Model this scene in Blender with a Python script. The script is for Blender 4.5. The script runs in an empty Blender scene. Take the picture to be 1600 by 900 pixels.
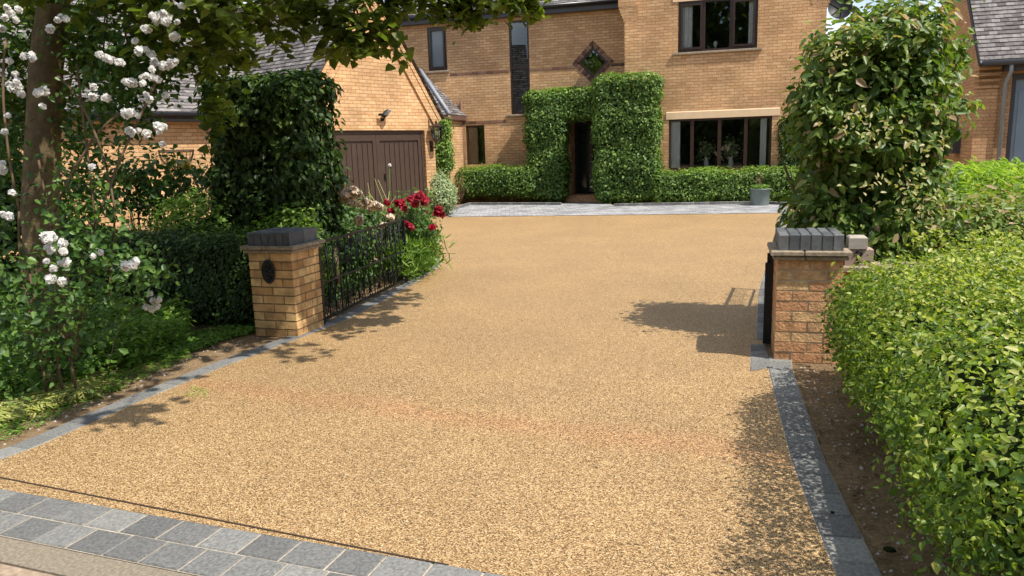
import bpy, math, random
import numpy as np
from mathutils import Vector, Matrix

rng = np.random.default_rng(7)
random.seed(7)
sc = bpy.context.scene
COL = sc.collection

# ------------------------------------------------------------------ camera
CAMH = 1.62
P, RL = math.radians(10.63), math.radians(1.757)
fw = np.array([0, math.cos(P), -math.sin(P)])
r0 = np.array([1.0, 0, 0]); u0 = np.cross(r0, fw)
r2 = r0*math.cos(RL) - u0*math.sin(RL); u2 = np.cross(r2, fw)
cam = bpy.data.cameras.new('camera'); camo = bpy.data.objects.new('camera', cam); COL.objects.link(camo)
M = Matrix(((r2[0], u2[0], -fw[0], 0), (r2[1], u2[1], -fw[1], 0), (r2[2], u2[2], -fw[2], CAMH), (0, 0, 0, 1)))
camo.matrix_world = M
cam.sensor_width = 36; cam.lens = 1176/1600*36; cam.clip_start = .05; cam.clip_end = 500
sc.camera = camo

# ------------------------------------------------------------------ light
SUN = np.array([.54, -.38, 1.0]); SUN /= np.linalg.norm(SUN)
elev = math.asin(SUN[2])
w = bpy.data.worlds.new('World'); sc.world = w; w.use_nodes = True
nt = w.node_tree; N = nt.nodes; Lk = nt.links
bg = N['Background']
sky = N.new('ShaderNodeTexSky'); sky.sky_type = 'NISHITA'; sky.sun_disc = False
sky.sun_elevation = elev; sky.sun_rotation = math.atan2(SUN[0], SUN[1]); sky.air_density = 1.0; sky.dust_density = 1.0
tc = N.new('ShaderNodeTexCoord')
mp = N.new('ShaderNodeMapping'); mp.inputs['Scale'].default_value = (1, 1, 2.6)
nz = N.new('ShaderNodeTexNoise'); nz.inputs['Scale'].default_value = 2.2; nz.inputs['Detail'].default_value = 7; nz.inputs['Roughness'].default_value = .55
rp = N.new('ShaderNodeValToRGB'); rp.color_ramp.elements[0].position = .45; rp.color_ramp.elements[1].position = .66
mx = N.new('ShaderNodeMixRGB'); mx.inputs[2].default_value = (9.5, 9.8, 10.3, 1)
Lk.new(tc.outputs['Generated'], mp.inputs[0]); Lk.new(mp.outputs[0], nz.inputs[0]); Lk.new(nz.outputs[0], rp.inputs[0])
Lk.new(rp.outputs[0], mx.inputs[0]); Lk.new(sky.outputs[0], mx.inputs[1]); Lk.new(mx.outputs[0], bg.inputs[0])
bg.inputs[1].default_value = .125
sl = bpy.data.lights.new('sun', 'SUN'); slo = bpy.data.objects.new('sun', sl); COL.objects.link(slo)
sl.energy = 4.6; sl.angle = math.radians(.55); sl.color = (1.0, .94, .84)
slo.rotation_euler = Vector((-SUN[0], -SUN[1], -SUN[2])).to_track_quat('-Z', 'Y').to_euler()
sc.view_settings.view_transform = 'Standard'; sc.view_settings.look = 'None'
sc.view_settings.exposure = 0.45; sc.view_settings.gamma = 1

# ------------------------------------------------------------------ pixel -> place helpers (1600x900 photo pixels)
O = np.array([0, 0, CAMH])
def ray(x, y): return fw + (x-800)/1176*r2 + (450-y)/1176*u2
def G(x, y, z=0):
    d = ray(x, y); return O + d*(z-CAMH)/d[2]
def PY(x, y, Y):
    d = ray(x, y); return O + d*Y/d[1]

# ------------------------------------------------------------------ object helpers
WL = {}
def tag(o, label=None, cat=None, group=None, kind=None):
    if label: o['label'] = label
    if cat: o['category'] = cat
    if group: o['group'] = group
    if kind: o['kind'] = kind
    return o
def thing(name, loc, label=None, cat=None, group=None, kind=None):
    o = bpy.data.objects.new(name, None); COL.objects.link(o); o.location = loc; o.empty_display_size = .1
    WL[o] = np.array(loc, float)
    return tag(o, label, cat, group, kind)
def place(o, org, parent):
    if parent is not None:
        o.parent = parent; o.location = np.array(org)-WL[parent]
    else: o.location = org
    WL[o] = np.array(org, float)

class MB:
    def __init__(s): s.v = []; s.f = []; s.t = []; s.sm = []
    def add(s, vs, fs, t=None, smooth=False):
        b = len(s.v); s.v += [tuple(map(float, p)) for p in vs]
        if t is None: t = random.random()
        for f in fs: s.f.append(tuple(b+i for i in f)); s.t.append(t); s.sm.append(smooth)
    def quad(s, a, b, c, d, t=None): s.add([a, b, c, d], [(0, 1, 2, 3)], t)
    def box(s, fr, x0, x1, y0, y1, z0, z1, t=None, bev=0):
        if bev:
            b = bev; rings = [(z0, 0), (z1-b, 0), (z1, b)]
            vs = []
            for z, i in rings: vs += [fr.p(x0+i, y0+i, z), fr.p(x1-i, y0+i, z), fr.p(x1-i, y1-i, z), fr.p(x0+i, y1-i, z)]
            fs = [(3, 2, 1, 0), (8, 9, 10, 11)]
            for k in (0, 4):
                for i in range(4): j = (i+1) % 4; fs.append((k+i, k+j, k+4+j, k+4+i))
            s.add(vs, fs, t); return
        vs = [fr.p(x, y, z) for z in (z0, z1) for x, y in ((x0, y0), (x1, y0), (x1, y1), (x0, y1))]
        s.add(vs, [(3, 2, 1, 0), (4, 5, 6, 7), (0, 1, 5, 4), (1, 2, 6, 5), (2, 3, 7, 6), (3, 0, 4, 7)], t)
    def prism(s, base, top, t=None):
        n = len(base)
        s.add(list(base)+list(top), [tuple(range(n-1, -1, -1)), tuple(range(n, 2*n))]+[(i, (i+1) % n, n+(i+1) % n, n+i) for i in range(n)], t)
    def tube(s, pts, r, n=6, t=None, smooth=True):
        pts = [np.array(p, float) for p in pts]; m = len(pts)
        rs = r if hasattr(r, '__len__') else [r]*m
        vs = []; up = np.array([0.13, .21, .97])
        for i, p in enumerate(pts):
            d = pts[min(i+1, m-1)]-pts[max(i-1, 0)]; d = d/(np.linalg.norm(d)+1e-9)
            a = np.cross(d, up)
            if np.linalg.norm(a) < .2: a = np.cross(d, [1, 0.1, 0])
            a /= np.linalg.norm(a); b = np.cross(d, a)
            for k in range(n):
                th = 2*math.pi*k/n; vs.append(p+rs[i]*(a*math.cos(th)+b*math.sin(th)))
        fs = [(i*n+k, i*n+(k+1) % n, (i+1)*n+(k+1) % n, (i+1)*n+k) for i in range(m-1) for k in range(n)]
        fs += [tuple(range(n-1, -1, -1)), tuple((m-1)*n+k for k in range(n))]
        s.add(vs, fs, t, smooth)
    def lathe(s, c, prof, n=24, t=None, smooth=True):
        vs = [(c[0]+r*math.cos(2*math.pi*k/n), c[1]+r*math.sin(2*math.pi*k/n), c[2]+z) for r, z in prof for k in range(n)]
        s.add(vs, [(i*n+k, i*n+(k+1) % n, (i+1)*n+(k+1) % n, (i+1)*n+k) for i in range(len(prof)-1) for k in range(n)], t, smooth)
    def build(s, name, mat, parent=None, fixn=True):
        me = bpy.data.meshes.new(name); v = np.array(s.v)
        if parent is not None: org = WL[parent].copy()
        else: org = np.array([(v[:, 0].min()+v[:, 0].max())/2, (v[:, 1].min()+v[:, 1].max())/2, v[:, 2].min()])
        me.from_pydata([tuple(p) for p in v-org], [], s.f); me.update()
        at = me.attributes.new('tint', 'FLOAT', 'FACE'); at.data.foreach_set('value', np.array(s.t, np.float32))
        me.polygons.foreach_set('use_smooth', s.sm)
        # metre-true uv by face normal
        uv = me.uv_layers.new(name='uv')
        nL = len(me.loops); vi = np.zeros(nL, np.int32); me.loops.foreach_get('vertex_index', vi)
        pn = np.zeros(len(me.polygons)*3); me.polygons.foreach_get('normal', pn); pn = pn.reshape(-1, 3)
        lt = np.zeros(len(me.polygons), np.int32); me.polygons.foreach_get('loop_total', lt)
        ln = np.repeat(pn, lt, axis=0)
        tt = np.stack([-ln[:, 1], ln[:, 0], np.zeros(nL)], 1); l = np.linalg.norm(tt, axis=1)
        fl = l < .05; tt[fl] = (1, 0, 0); l[fl] = 1; tt /= l[:, None]
        bb = np.cross(ln, tt); pos = v[vi]
        uv.data.foreach_set('uv', np.stack([(pos*tt).sum(1), (pos*bb).sum(1)], 1).astype(np.float32).ravel())
        for m in (mat if isinstance(mat, (list, tuple)) else [mat]): me.materials.append(m)
        o = bpy.data.objects.new(name, me); COL.objects.link(o); place(o, org, parent)
        return o

class F:
    def __init__(s, o, az):
        a = math.radians(az); s.o = np.array([o[0], o[1], o[2] if len(o) > 2 else 0.]); s.r = np.array([math.cos(a), -math.sin(a), 0]); s.i = np.array([math.sin(a), math.cos(a), 0])
    def p(s, x, y, z): return s.o+s.r*x+s.i*y+np.array([0, 0, z])
    def inv(s, q):
        d = np.array(q)-s.o; return float(d@s.r), float(d@s.i), float(d[2])
WF = F((0, 0, 0), 0)

# ------------------------------------------------------------------ materials
def newmat(name):
    m = bpy.data.materials.new(name); m.use_nodes = True; return m, m.node_tree.nodes, m.node_tree.links, m.node_tree.nodes['Principled BSDF']
def ramp(N, stops):
    r = N.new('ShaderNodeValToRGB'); e = r.color_ramp.elements
    while len(e) < len(stops): e.new(.5)
    for k, (p, c) in enumerate(stops): e[k].position = p; e[k].color = (*c, 1)
    return r
def noise(N, L, vec, scale, detail=4, rough=.55):
    n = N.new('ShaderNodeTexNoise'); n.inputs['Scale'].default_value = scale; n.inputs['Detail'].default_value = detail; n.inputs['Roughness'].default_value = rough
    L.new(vec, n.inputs['Vector']); return n.outputs[0]
def bump(N, L, h, strength, dist, B, prev=None):
    b = N.new('ShaderNodeBump'); b.inputs['Strength'].default_value = strength; b.inputs['Distance'].default_value = dist
    L.new(h, b.inputs['Height'])
    if prev is not None: L.new(prev, b.inputs['Normal'])
    if B is not None: L.new(b.outputs[0], B.inputs['Normal'])
    return b.outputs[0]
def mixc(N, L, fac, a, b, mode='MIX'):
    m = N.new('ShaderNodeMixRGB'); m.blend_type = mode
    for s, k in ((fac, 0), (a, 1), (b, 2)):
        if isinstance(s, (int, float)): m.inputs[k].default_value = s
        elif isinstance(s, tuple): m.inputs[k].default_value = (*s, 1)
        else: L.new(s, m.inputs[k])
    return m.outputs[0]
def gpos(N):
    return N.new('ShaderNodeNewGeometry').outputs['Position']
def plain(name, c, rough=.6, metal=0, var=.25, sc_=8, bmp=.0, spec=.5):
    m, N, L, B = newmat(name); g = gpos(N)
    n = noise(N, L, g, sc_, 6)
    r = ramp(N, [(.25, tuple(x*(1-var) for x in c)), (.75, tuple(min(1, x*(1+var)) for x in c))])
    L.new(n, r.inputs[0]); L.new(r.outputs[0], B.inputs['Base Color'])
    B.inputs['Roughness'].default_value = rough; B.inputs['Metallic'].default_value = metal; B.inputs['Specular IOR Level'].default_value = spec
    if bmp: bump(N, L, noise(N, L, g, sc_*8, 5), bmp, .01, B)
    return m
def brick_mat(name, ca, cb, cm, bw=.225, bh=.075, bstr=.8, stain=.25):
    m, N, L, B = newmat(name)
    uvn = N.new('ShaderNodeUVMap'); uvn.uv_map = 'uv'
    g = gpos(N)
    br = N.new('ShaderNodeTexBrick'); L.new(uvn.outputs[0], br.inputs['Vector'])
    br.inputs['Scale'].default_value = 1; br.inputs['Brick Width'].default_value = bw; br.inputs['Row Height'].default_value = bh
    br.inputs['Mortar Size'].default_value = .006; br.inputs['Mortar Smooth'].default_value = .3; br.inputs['Bias'].default_value = 0
    br.inputs['Color1'].default_value = (*ca, 1); br.inputs['Color2'].default_value = (*cb, 1); br.inputs['Mortar'].default_value = (*cm, 1)
    big = ramp(N, [(.3, (1-stain, 1-stain, 1-stain)), (.7, (1.12, 1.1, 1.08))]); L.new(noise(N, L, g, 1.1, 5), big.inputs[0])
    fine = ramp(N, [(.3, (.78, .76, .74)), (.7, (1.18, 1.18, 1.16))]); L.new(noise(N, L, g, 38, 4), fine.inputs[0])
    c = mixc(N, L, 1, br.outputs[0], big.outputs[0], 'MULTIPLY'); c = mixc(N, L, 1, c, fine.outputs[0], 'MULTIPLY')
    L.new(c, B.inputs['Base Color']); B.inputs['Roughness'].default_value = .9; B.inputs['Specular IOR Level'].default_value = .2
    inv = N.new('ShaderNodeMath'); inv.operation = 'SUBTRACT'; inv.inputs[0].default_value = 1; L.new(br.outputs['Fac'], inv.inputs[1])
    b1 = bump(N, L, inv.outputs[0], bstr, .008, None)
    bump(N, L, noise(N, L, g, 60, 5), .55, .006, B, b1)
    return m
def tint_mat(name, stops, rough=.7, nscale=20, nvar=.25, bmp=.4, bsc=90, bd=.004, spec=.3):
    m, N, L, B = newmat(name); g = gpos(N)
    a = N.new('ShaderNodeAttribute'); a.attribute_name = 'tint'
    r = ramp(N, stops); L.new(a.outputs['Fac'], r.inputs[0])
    v = ramp(N, [(.3, (1-nvar,)*3), (.7, (1+nvar,)*3)]); L.new(noise(N, L, g, nscale, 6), v.inputs[0])
    L.new(mixc(N, L, 1, r.outputs[0], v.outputs[0], 'MULTIPLY'), B.inputs['Base Color'])
    B.inputs['Roughness'].default_value = rough; B.inputs['Specular IOR Level'].default_value = spec
    bump(N, L, noise(N, L, g, bsc, 5), bmp, bd, B)
    return m
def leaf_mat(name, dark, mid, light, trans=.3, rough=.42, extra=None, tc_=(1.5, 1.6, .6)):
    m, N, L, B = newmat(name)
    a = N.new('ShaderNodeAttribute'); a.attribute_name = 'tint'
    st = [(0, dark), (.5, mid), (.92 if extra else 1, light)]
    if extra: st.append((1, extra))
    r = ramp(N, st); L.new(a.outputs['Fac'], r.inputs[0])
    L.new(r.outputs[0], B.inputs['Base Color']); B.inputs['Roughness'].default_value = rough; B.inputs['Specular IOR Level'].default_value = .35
    tr = N.new('ShaderNodeBsdfTranslucent'); L.new(mixc(N, L, 1, r.outputs[0], tc_, 'MULTIPLY'), tr.inputs[0])
    ms = N.new('ShaderNodeMixShader'); ms.inputs[0].default_value = trans
    L.new(B.outputs[0], ms.inputs[1]); L.new(tr.outputs[0], ms.inputs[2]); L.new(ms.outputs[0], N['Material Output'].inputs[0])
    return m

m_brick = brick_mat('buff_brick', (.56, .33, .165), (.72, .46, .25), (.36, .25, .15), bstr=1.0)  # mortar colour darkened to paint the shadow lines in the joints
m_brickn = brick_mat('neighbour_brick', (.46, .27, .14), (.56, .35, .19), (.30, .21, .13))
m_pbrick = tint_mat('pillar_brick', [(0, (.50, .25, .125)), (.5, (.56, .31, .155)), (.85, (.57, .36, .18)), (1, (.60, .40, .20))], .9, 14, .35, 1.0, 55, .012)
m_pbrick2 = tint_mat('left_pillar_brick', [(0, (.38, .22, .09)), (.5, (.54, .33, .145)), (1, (.64, .44, .20))], .9, 9, .35, .8, 55, .008)
m_dbrick = tint_mat('dark_brick', [(0, (.10, .055, .04)), (.5, (.17, .09, .06)), (1, (.26, .15, .10))], .8)
m_mortar = plain('mortar', (.50, .40, .28), .95, var=.2, sc_=30, bmp=.3)
m_joint = plain('joint_sand', (.40, .34, .26), .95, var=.35, sc_=40)
m_mortar2 = plain('dark_mortar', (.24, .17, .10), .95, var=.3, sc_=30)  # darker mortar that keeps the left pillar's joints visible
m_blue = tint_mat('blue_engineering_brick', [(0, (.075, .082, .09)), (.5, (.10, .108, .115)), (1, (.14, .145, .15))], .6, 25, .25, .3)
m_ledge = plain('tile_ledge', (.30, .24, .17), .9, var=.45, sc_=25, bmp=.6)
m_cream = plain('cream_lintel', (.74, .54, .34), .8, var=.07, sc_=6)
m_stone = plain('cast_stone', (.42, .37, .32), .85, var=.15, sc_=20, bmp=.3)
m_black = plain('black_iron', (.008, .009, .010), .5, var=.3, spec=.3)
m_brown = plain('dark_brown_frame', (.035, .018, .013), .35, var=.25, sc_=12)
m_gdoor = plain('garage_door_brown', (.056, .034, .024), .5, var=.12, sc_=5)
m_fascia = plain('dark_fascia', (.055, .055, .062), .5, var=.1)
m_soff = plain('black_gutter', (.012, .012, .013), .3)
m_lead = plain('lead_flashing', (.28, .30, .34), .5, var=.2)
m_tile = tint_mat('roof_tile', [(0, (.09, .08, .08)), (.5, (.16, .145, .14)), (1, (.25, .23, .22))], .85, 9, .35, .4, 60, .006)
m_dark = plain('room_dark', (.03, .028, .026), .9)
m_curtain = plain('white_curtain', (.75, .76, .76), .8, var=.05)
m_grey_door = plain('blue_grey_paint', (.20, .27, .34), .35, var=.1, sc_=3)
m_pipe = plain('grey_pipe', (.24, .28, .31), .4, var=.1)
m_bark = plain('bark', (.15, .11, .055), .95, var=.5, sc_=14, bmp=.9)
m_twig = plain('twig', (.14, .09, .05), .9, var=.3, sc_=20)
m_core = plain('dark_core_fill', (.02, .03, .012), 1, var=.5, sc_=14, spec=0)  # dark green for the added light-blocking cores and the soil clods
m_galv = plain('galvanised_pot', (.17, .21, .20), .5, var=.15, sc_=7, metal=.2)
m_terr = plain('door_wood', (.03, .012, .008), .3, var=.3)
m_plaque = plain('cast_iron_plaque', (.025, .024, .022), .5, var=.6, sc_=35, bmp=.9)
m_conc = plain('kerb_concrete', (.36, .30, .22), .95, var=.42, sc_=70, bmp=.9)
m_white = plain('white_paint', (.8, .8, .8), .5, var=.05)

def glass_mat():
    m, N, L, B = newmat('window_glass')
    gl = N.new('ShaderNodeBsdfGlossy'); gl.inputs['Roughness'].default_value = .015; gl.inputs[0].default_value = (.85, .9, .9, 1)
    tr = N.new('ShaderNodeBsdfTransparent'); tr.inputs[0].default_value = (.88, .9, .89, 1)
    fr = N.new('ShaderNodeFresnel'); fr.inputs[0].default_value = 1.5
    mul = N.new('ShaderNodeMath'); mul.operation = 'MULTIPLY_ADD'; mul.inputs[1].default_value = 1.15; mul.inputs[2].default_value = .07
    L.new(fr.outputs[0], mul.inputs[0])
    nb = noise(N, L, gpos(N), 1.3, 1); bn = bump(N, L, nb, .05, .02, None); L.new(bn, gl.inputs['Normal'])
    ms = N.new('ShaderNodeMixShader'); L.new(mul.outputs[0], ms.inputs[0]); L.new(tr.outputs[0], ms.inputs[1]); L.new(gl.outputs[0], ms.inputs[2])
    L.new(ms.outputs[0], N['Material Output'].inputs[0]); return m
m_glass = glass_mat()
def obscure():
    m, N, L, B = newmat('obscured_glass'); B.inputs['Base Color'].default_value = (.16, .19, .21, 1); B.inputs['Roughness'].default_value = .12
    bump(N, L, noise(N, L, gpos(N), 60, 3), .2, .004, B); return m
m_obsc = obscure()
m_dglass = plain('dark_glass', (.012, .016, .016), .1)

def gravel_mat():
    m, N, L, B = newmat('resin_gravel'); g = gpos(N)
    v = N.new('ShaderNodeTexVoronoi'); v.inputs['Scale'].default_value = 205; v.voronoi_dimensions = '2D'; L.new(g, v.inputs['Vector'])
    sep = N.new('ShaderNodeSeparateColor'); L.new(v.outputs['Color'], sep.inputs[0])
    r = ramp(N, [(0, (.075, .042, .018)), (.22, (.20, .118, .05)), (.5, (.39, .24, .105)), (.78, (.53, .355, .17)), (1, (.74, .57, .34))]); L.new(sep.outputs[0], r.inputs[0])
    dd = ramp(N, [(.0, (1.12,)*3), (.5, (1, 1, 1)), (.82, (.42, .38, .34))]); dd.color_ramp.interpolation = 'EASE'
    dm = N.new('ShaderNodeMath'); dm.operation = 'MULTIPLY'; dm.inputs[1].default_value = 1.0; L.new(v.outputs['Distance'], dm.inputs[0]); L.new(dm.outputs[0], dd.inputs[0])
    c = mixc(N, L, 1, r.outputs[0], dd.outputs[0], 'MULTIPLY')
    big = ramp(N, [(.3, (.90, .89, .88)), (.7, (1.08, 1.06, 1.03))]); L.new(noise(N, L, g, .9, 5), big.inputs[0])
    c = mixc(N, L, 1, c, big.outputs[0], 'MULTIPLY')
    # pinkish dusty tyre-width band that crosses the drive
    a, b = G(380, 612)[:2], G(1130, 705)[:2]; d = (b-a)/np.linalg.norm(b-a); nn = np.array([-d[1], d[0]])
    dp = N.new('ShaderNodeVectorMath'); dp.operation = 'DOT_PRODUCT'; L.new(g, dp.inputs[0]); dp.inputs[1].default_value = (nn[0], nn[1], 0)
    s = N.new('ShaderNodeMath'); s.operation = 'SUBTRACT'; L.new(dp.outputs['Value'], s.inputs[0]); s.inputs[1].default_value = float(nn@a)
    s2 = N.new('ShaderNodeMath'); s2.operation = 'MULTIPLY_ADD'; L.new(noise(N, L, g, 1.5, 3), s2.inputs[0]); s2.inputs[1].default_value = .3; s2.inputs[2].default_value = -.15
    s3 = N.new('ShaderNodeMath'); L.new(s.outputs[0], s3.inputs[0]); L.new(s2.outputs[0], s3.inputs[1])
    ab = N.new('ShaderNodeMath'); ab.operation = 'ABSOLUTE'; L.new(s3.outputs[0], ab.inputs[0])
    rr = ramp(N, [(.02, (.5,)*3), (.22, (0, 0, 0))]); L.new(ab.outputs[0], rr.inputs[0])
    pn = N.new('ShaderNodeMath'); pn.operation = 'MULTIPLY'; L.new(rr.outputs[0], pn.inputs[0]); L.new(noise(N, L, g, 2.2, 5), pn.inputs[1])
    c = mixc(N, L, pn.outputs[0], c, mixc(N, L, 1, c, (1.1, .72, .72), 'MULTIPLY'))
    L.new(c, B.inputs['Base Color']); B.inputs['Roughness'].default_value = .55; B.inputs['Specular IOR Level'].default_value = .35
    inv = N.new('ShaderNodeMath'); inv.operation = 'SUBTRACT'; inv.inputs[0].default_value = 1; L.new(v.outputs['Distance'], inv.inputs[1])
    bump(N, L, inv.outputs[0], .7, .004, B)
    return m
m_gravel = gravel_mat()
def soil_mat():
    m, N, L, B = newmat('soil'); g = gpos(N)
    r = ramp(N, [(.25, (.14, .095, .055)), (.5, (.28, .195, .115)), (.75, (.46, .35, .22))]); L.new(noise(N, L, g, 30, 9, .75), r.inputs[0])
    b = ramp(N, [(.35, (.75, .72, .68)), (.7, (1.15, 1.12, 1.08))]); L.new(noise(N, L, g, 2.2, 5), b.inputs[0])
    L.new(mixc(N, L, 1, r.outputs[0], b.outputs[0], 'MULTIPLY'), B.inputs['Base Color']); B.inputs['Roughness'].default_value = 1; B.inputs['Specular IOR Level'].default_value = .1
    bump(N, L, noise(N, L, g, 45, 8, .7), .9, .03, B); return m
m_soil = soil_mat()
m_paver = tint_mat('charcoal_paver', [(0, (.125, .125, .122)), (.5, (.17, .17, .163)), (1, (.235, .233, .218))], .8, 75, .32, .9, 45, .010)
m_asph = plain('asphalt', (.10, .09, .085), .95, var=.4, sc_=60, bmp=.6)
m_pink = plain('road_channel_mortar', (.42, .31, .22), .95, var=.4, sc_=35, bmp=.9)
m_rearpave = brick_mat('rear_block_paving', (.22, .225, .24), (.42, .43, .45), (.12, .12, .12), .21, .14, .6, .2)

L_hedge = leaf_mat('hedge_leaf', (.055, .11, .015), (.16, .245, .03), (.40, .45, .08), .38, .42, (.48, .48, .16))
L_ivy = leaf_mat('ivy_leaf', (.045, .10, .02), (.11, .20, .035), (.26, .38, .07), .34, .42)
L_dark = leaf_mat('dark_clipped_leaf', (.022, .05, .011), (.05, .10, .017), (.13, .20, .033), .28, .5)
L_lau = leaf_mat('viburnum_leaf', (.045, .095, .018), (.11, .18, .03), (.28, .35, .08), .33, .42, (.42, .30, .18))
L_tree = leaf_mat('tree_leaf', (.06, .09, .018), (.11, .155, .026), (.19, .24, .045), .5, .5)
L_rose = leaf_mat('rose_leaf', (.03, .075, .018), (.06, .13, .025), (.14, .24, .05), .3, .4)
L_fern = leaf_mat('feathery_leaf', (.13, .24, .03), (.24, .37, .05), (.42, .50, .12), .4, .5)
L_weed = leaf_mat('weed_leaf', (.06, .14, .02), (.13, .25, .035), (.26, .38, .07), .35, .5)
L_vari = leaf_mat('variegated_leaf', (.14, .22, .10), (.30, .38, .20), (.58, .60, .38), .25, .5)
L_clip = leaf_mat('cut_grass', (.24, .28, .07), (.42, .44, .15), (.62, .60, .30), .3, .6)
L_spray = leaf_mat('pale_shoot_leaf', (.24, .28, .09), (.42, .39, .18), (.56, .46, .32), .3, .45)
L_dry = leaf_mat('dry_leaf', (.10, .06, .03), (.20, .13, .07), (.34, .26, .14), .15, .7)
P_white = leaf_mat('white_petal', (.84, .82, .78), (.90, .89, .87), (.93, .93, .92), .45, .6, tc_=(1, 1, 1))
P_red = leaf_mat('crimson_petal', (.30, .01, .03), (.50, .02, .06), (.70, .08, .12), .3, .5, tc_=(1, 1, 1))
P_yel = leaf_mat('yellow_petal', (.60, .45, .06), (.75, .62, .12), (.82, .74, .35), .3, .6, tc_=(1, 1, 1))
P_pink = leaf_mat('cream_pink_petal', (.75, .52, .38), (.84, .70, .55), (.88, .82, .70), .3, .6, tc_=(1, 1, 1))

# ------------------------------------------------------------------ foliage engine
def nrmz(a): return a/(np.linalg.norm(a, axis=1, keepdims=True)+1e-9)
def leafmesh(name, mat, parent, Pp, Nn, Dd, size, ratio=.5, fold=.25, droop=.15, tint=None, org=None):
    n = len(Pp); Nn = nrmz(Nn); Dd = nrmz(Dd-Nn*(Dd*Nn).sum(1, keepdims=True)); S = np.cross(Dd, Nn)
    sz = (size if hasattr(size, '__len__') else np.full(n, size))[:, None]
    wd = sz*ratio/2
    def pt(a, s, up): return Pp+Dd*sz*a+S*wd*s+Nn*up*sz
    V = np.stack([pt(0, 0, 0), pt(.28, -1, fold*ratio/2), pt(.68, -.78, fold*ratio/2-droop*.4), pt(1, 0, -droop), pt(.68, .78, fold*ratio/2-droop*.4), pt(.28, 1, fold*ratio/2)], 1)
    if org is None: org = WL[parent].copy() if parent is not None else np.array([Pp[:, 0].mean(), Pp[:, 1].mean(), max(0, Pp[:, 2].min())])
    V = (V.reshape(-1, 3)-org).astype(np.float32)
    b = (np.arange(n)*6)[:, None]
    idx = np.concatenate([b+np.array([[0, 3, 2, 1]]), b+np.array([[0, 5, 4, 3]])], 1).astype(np.int32).ravel()
    me = bpy.data.meshes.new(name); me.vertices.add(n*6); me.vertices.foreach_set('co', V.ravel())
    me.loops.add(n*8); me.loops.foreach_set('vertex_index', idx)
    me.polygons.add(n*2); me.polygons.foreach_set('loop_start', np.arange(0, n*8, 4, dtype=np.int32))
    me.update(calc_edges=True); me.validate()
    if tint is None: tint = rng.random(n)
    at = me.attributes.new('tint', 'FLOAT', 'FACE'); at.data.foreach_set('value', np.repeat(np.clip(tint, 0, 1), 2).astype(np.float32))
    me.materials.append(mat)
    o = bpy.data.objects.new(name, me); COL.objects.link(o); place(o, org, parent)
    return o
def rnd(n): return nrmz(rng.normal(size=(n, 3)))

def rbox(fr, x0, x1, y0, y1, z0, z1, r):
    c = np.array([(x0+x1)/2, (y0+y1)/2, (z0+z1)/2]); h = np.array([(x1-x0)/2, (y1-y0)/2, (z1-z0)/2])-r
    A = np.stack([fr.r, fr.i, [0, 0, 1]])
    def f(p):
        q = (p-fr.o)@A.T-c; q = np.abs(q)-h
        return np.linalg.norm(np.maximum(q, 0), axis=1)+np.minimum(q.max(1), 0)-r
    f.bb = (fr, x0, x1, y0, y1, z0, z1); return f
def ell(c, rad):
    c = np.array(c, float); rad = np.array(rad, float)
    def f(p):
        q = (p-c)/rad; l = np.linalg.norm(q, axis=1); return (l-1)*rad.min()
    f.bb = (WF, c[0]-rad[0], c[0]+rad[0], c[1]-rad[1], c[1]+rad[1], c[2]-rad[2], c[2]+rad[2]); return f
def lump(p, k, amp, ph):
    return amp*(np.sin(p[:, 0]*k+ph[0]+1.3*np.sin(p[:, 1]*k*.7))*np.sin(p[:, 1]*k*1.1+ph[1])+np.sin(p[:, 2]*k*1.2+ph[2]+np.sin(p[:, 0]*k*.8)))*.5
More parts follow.
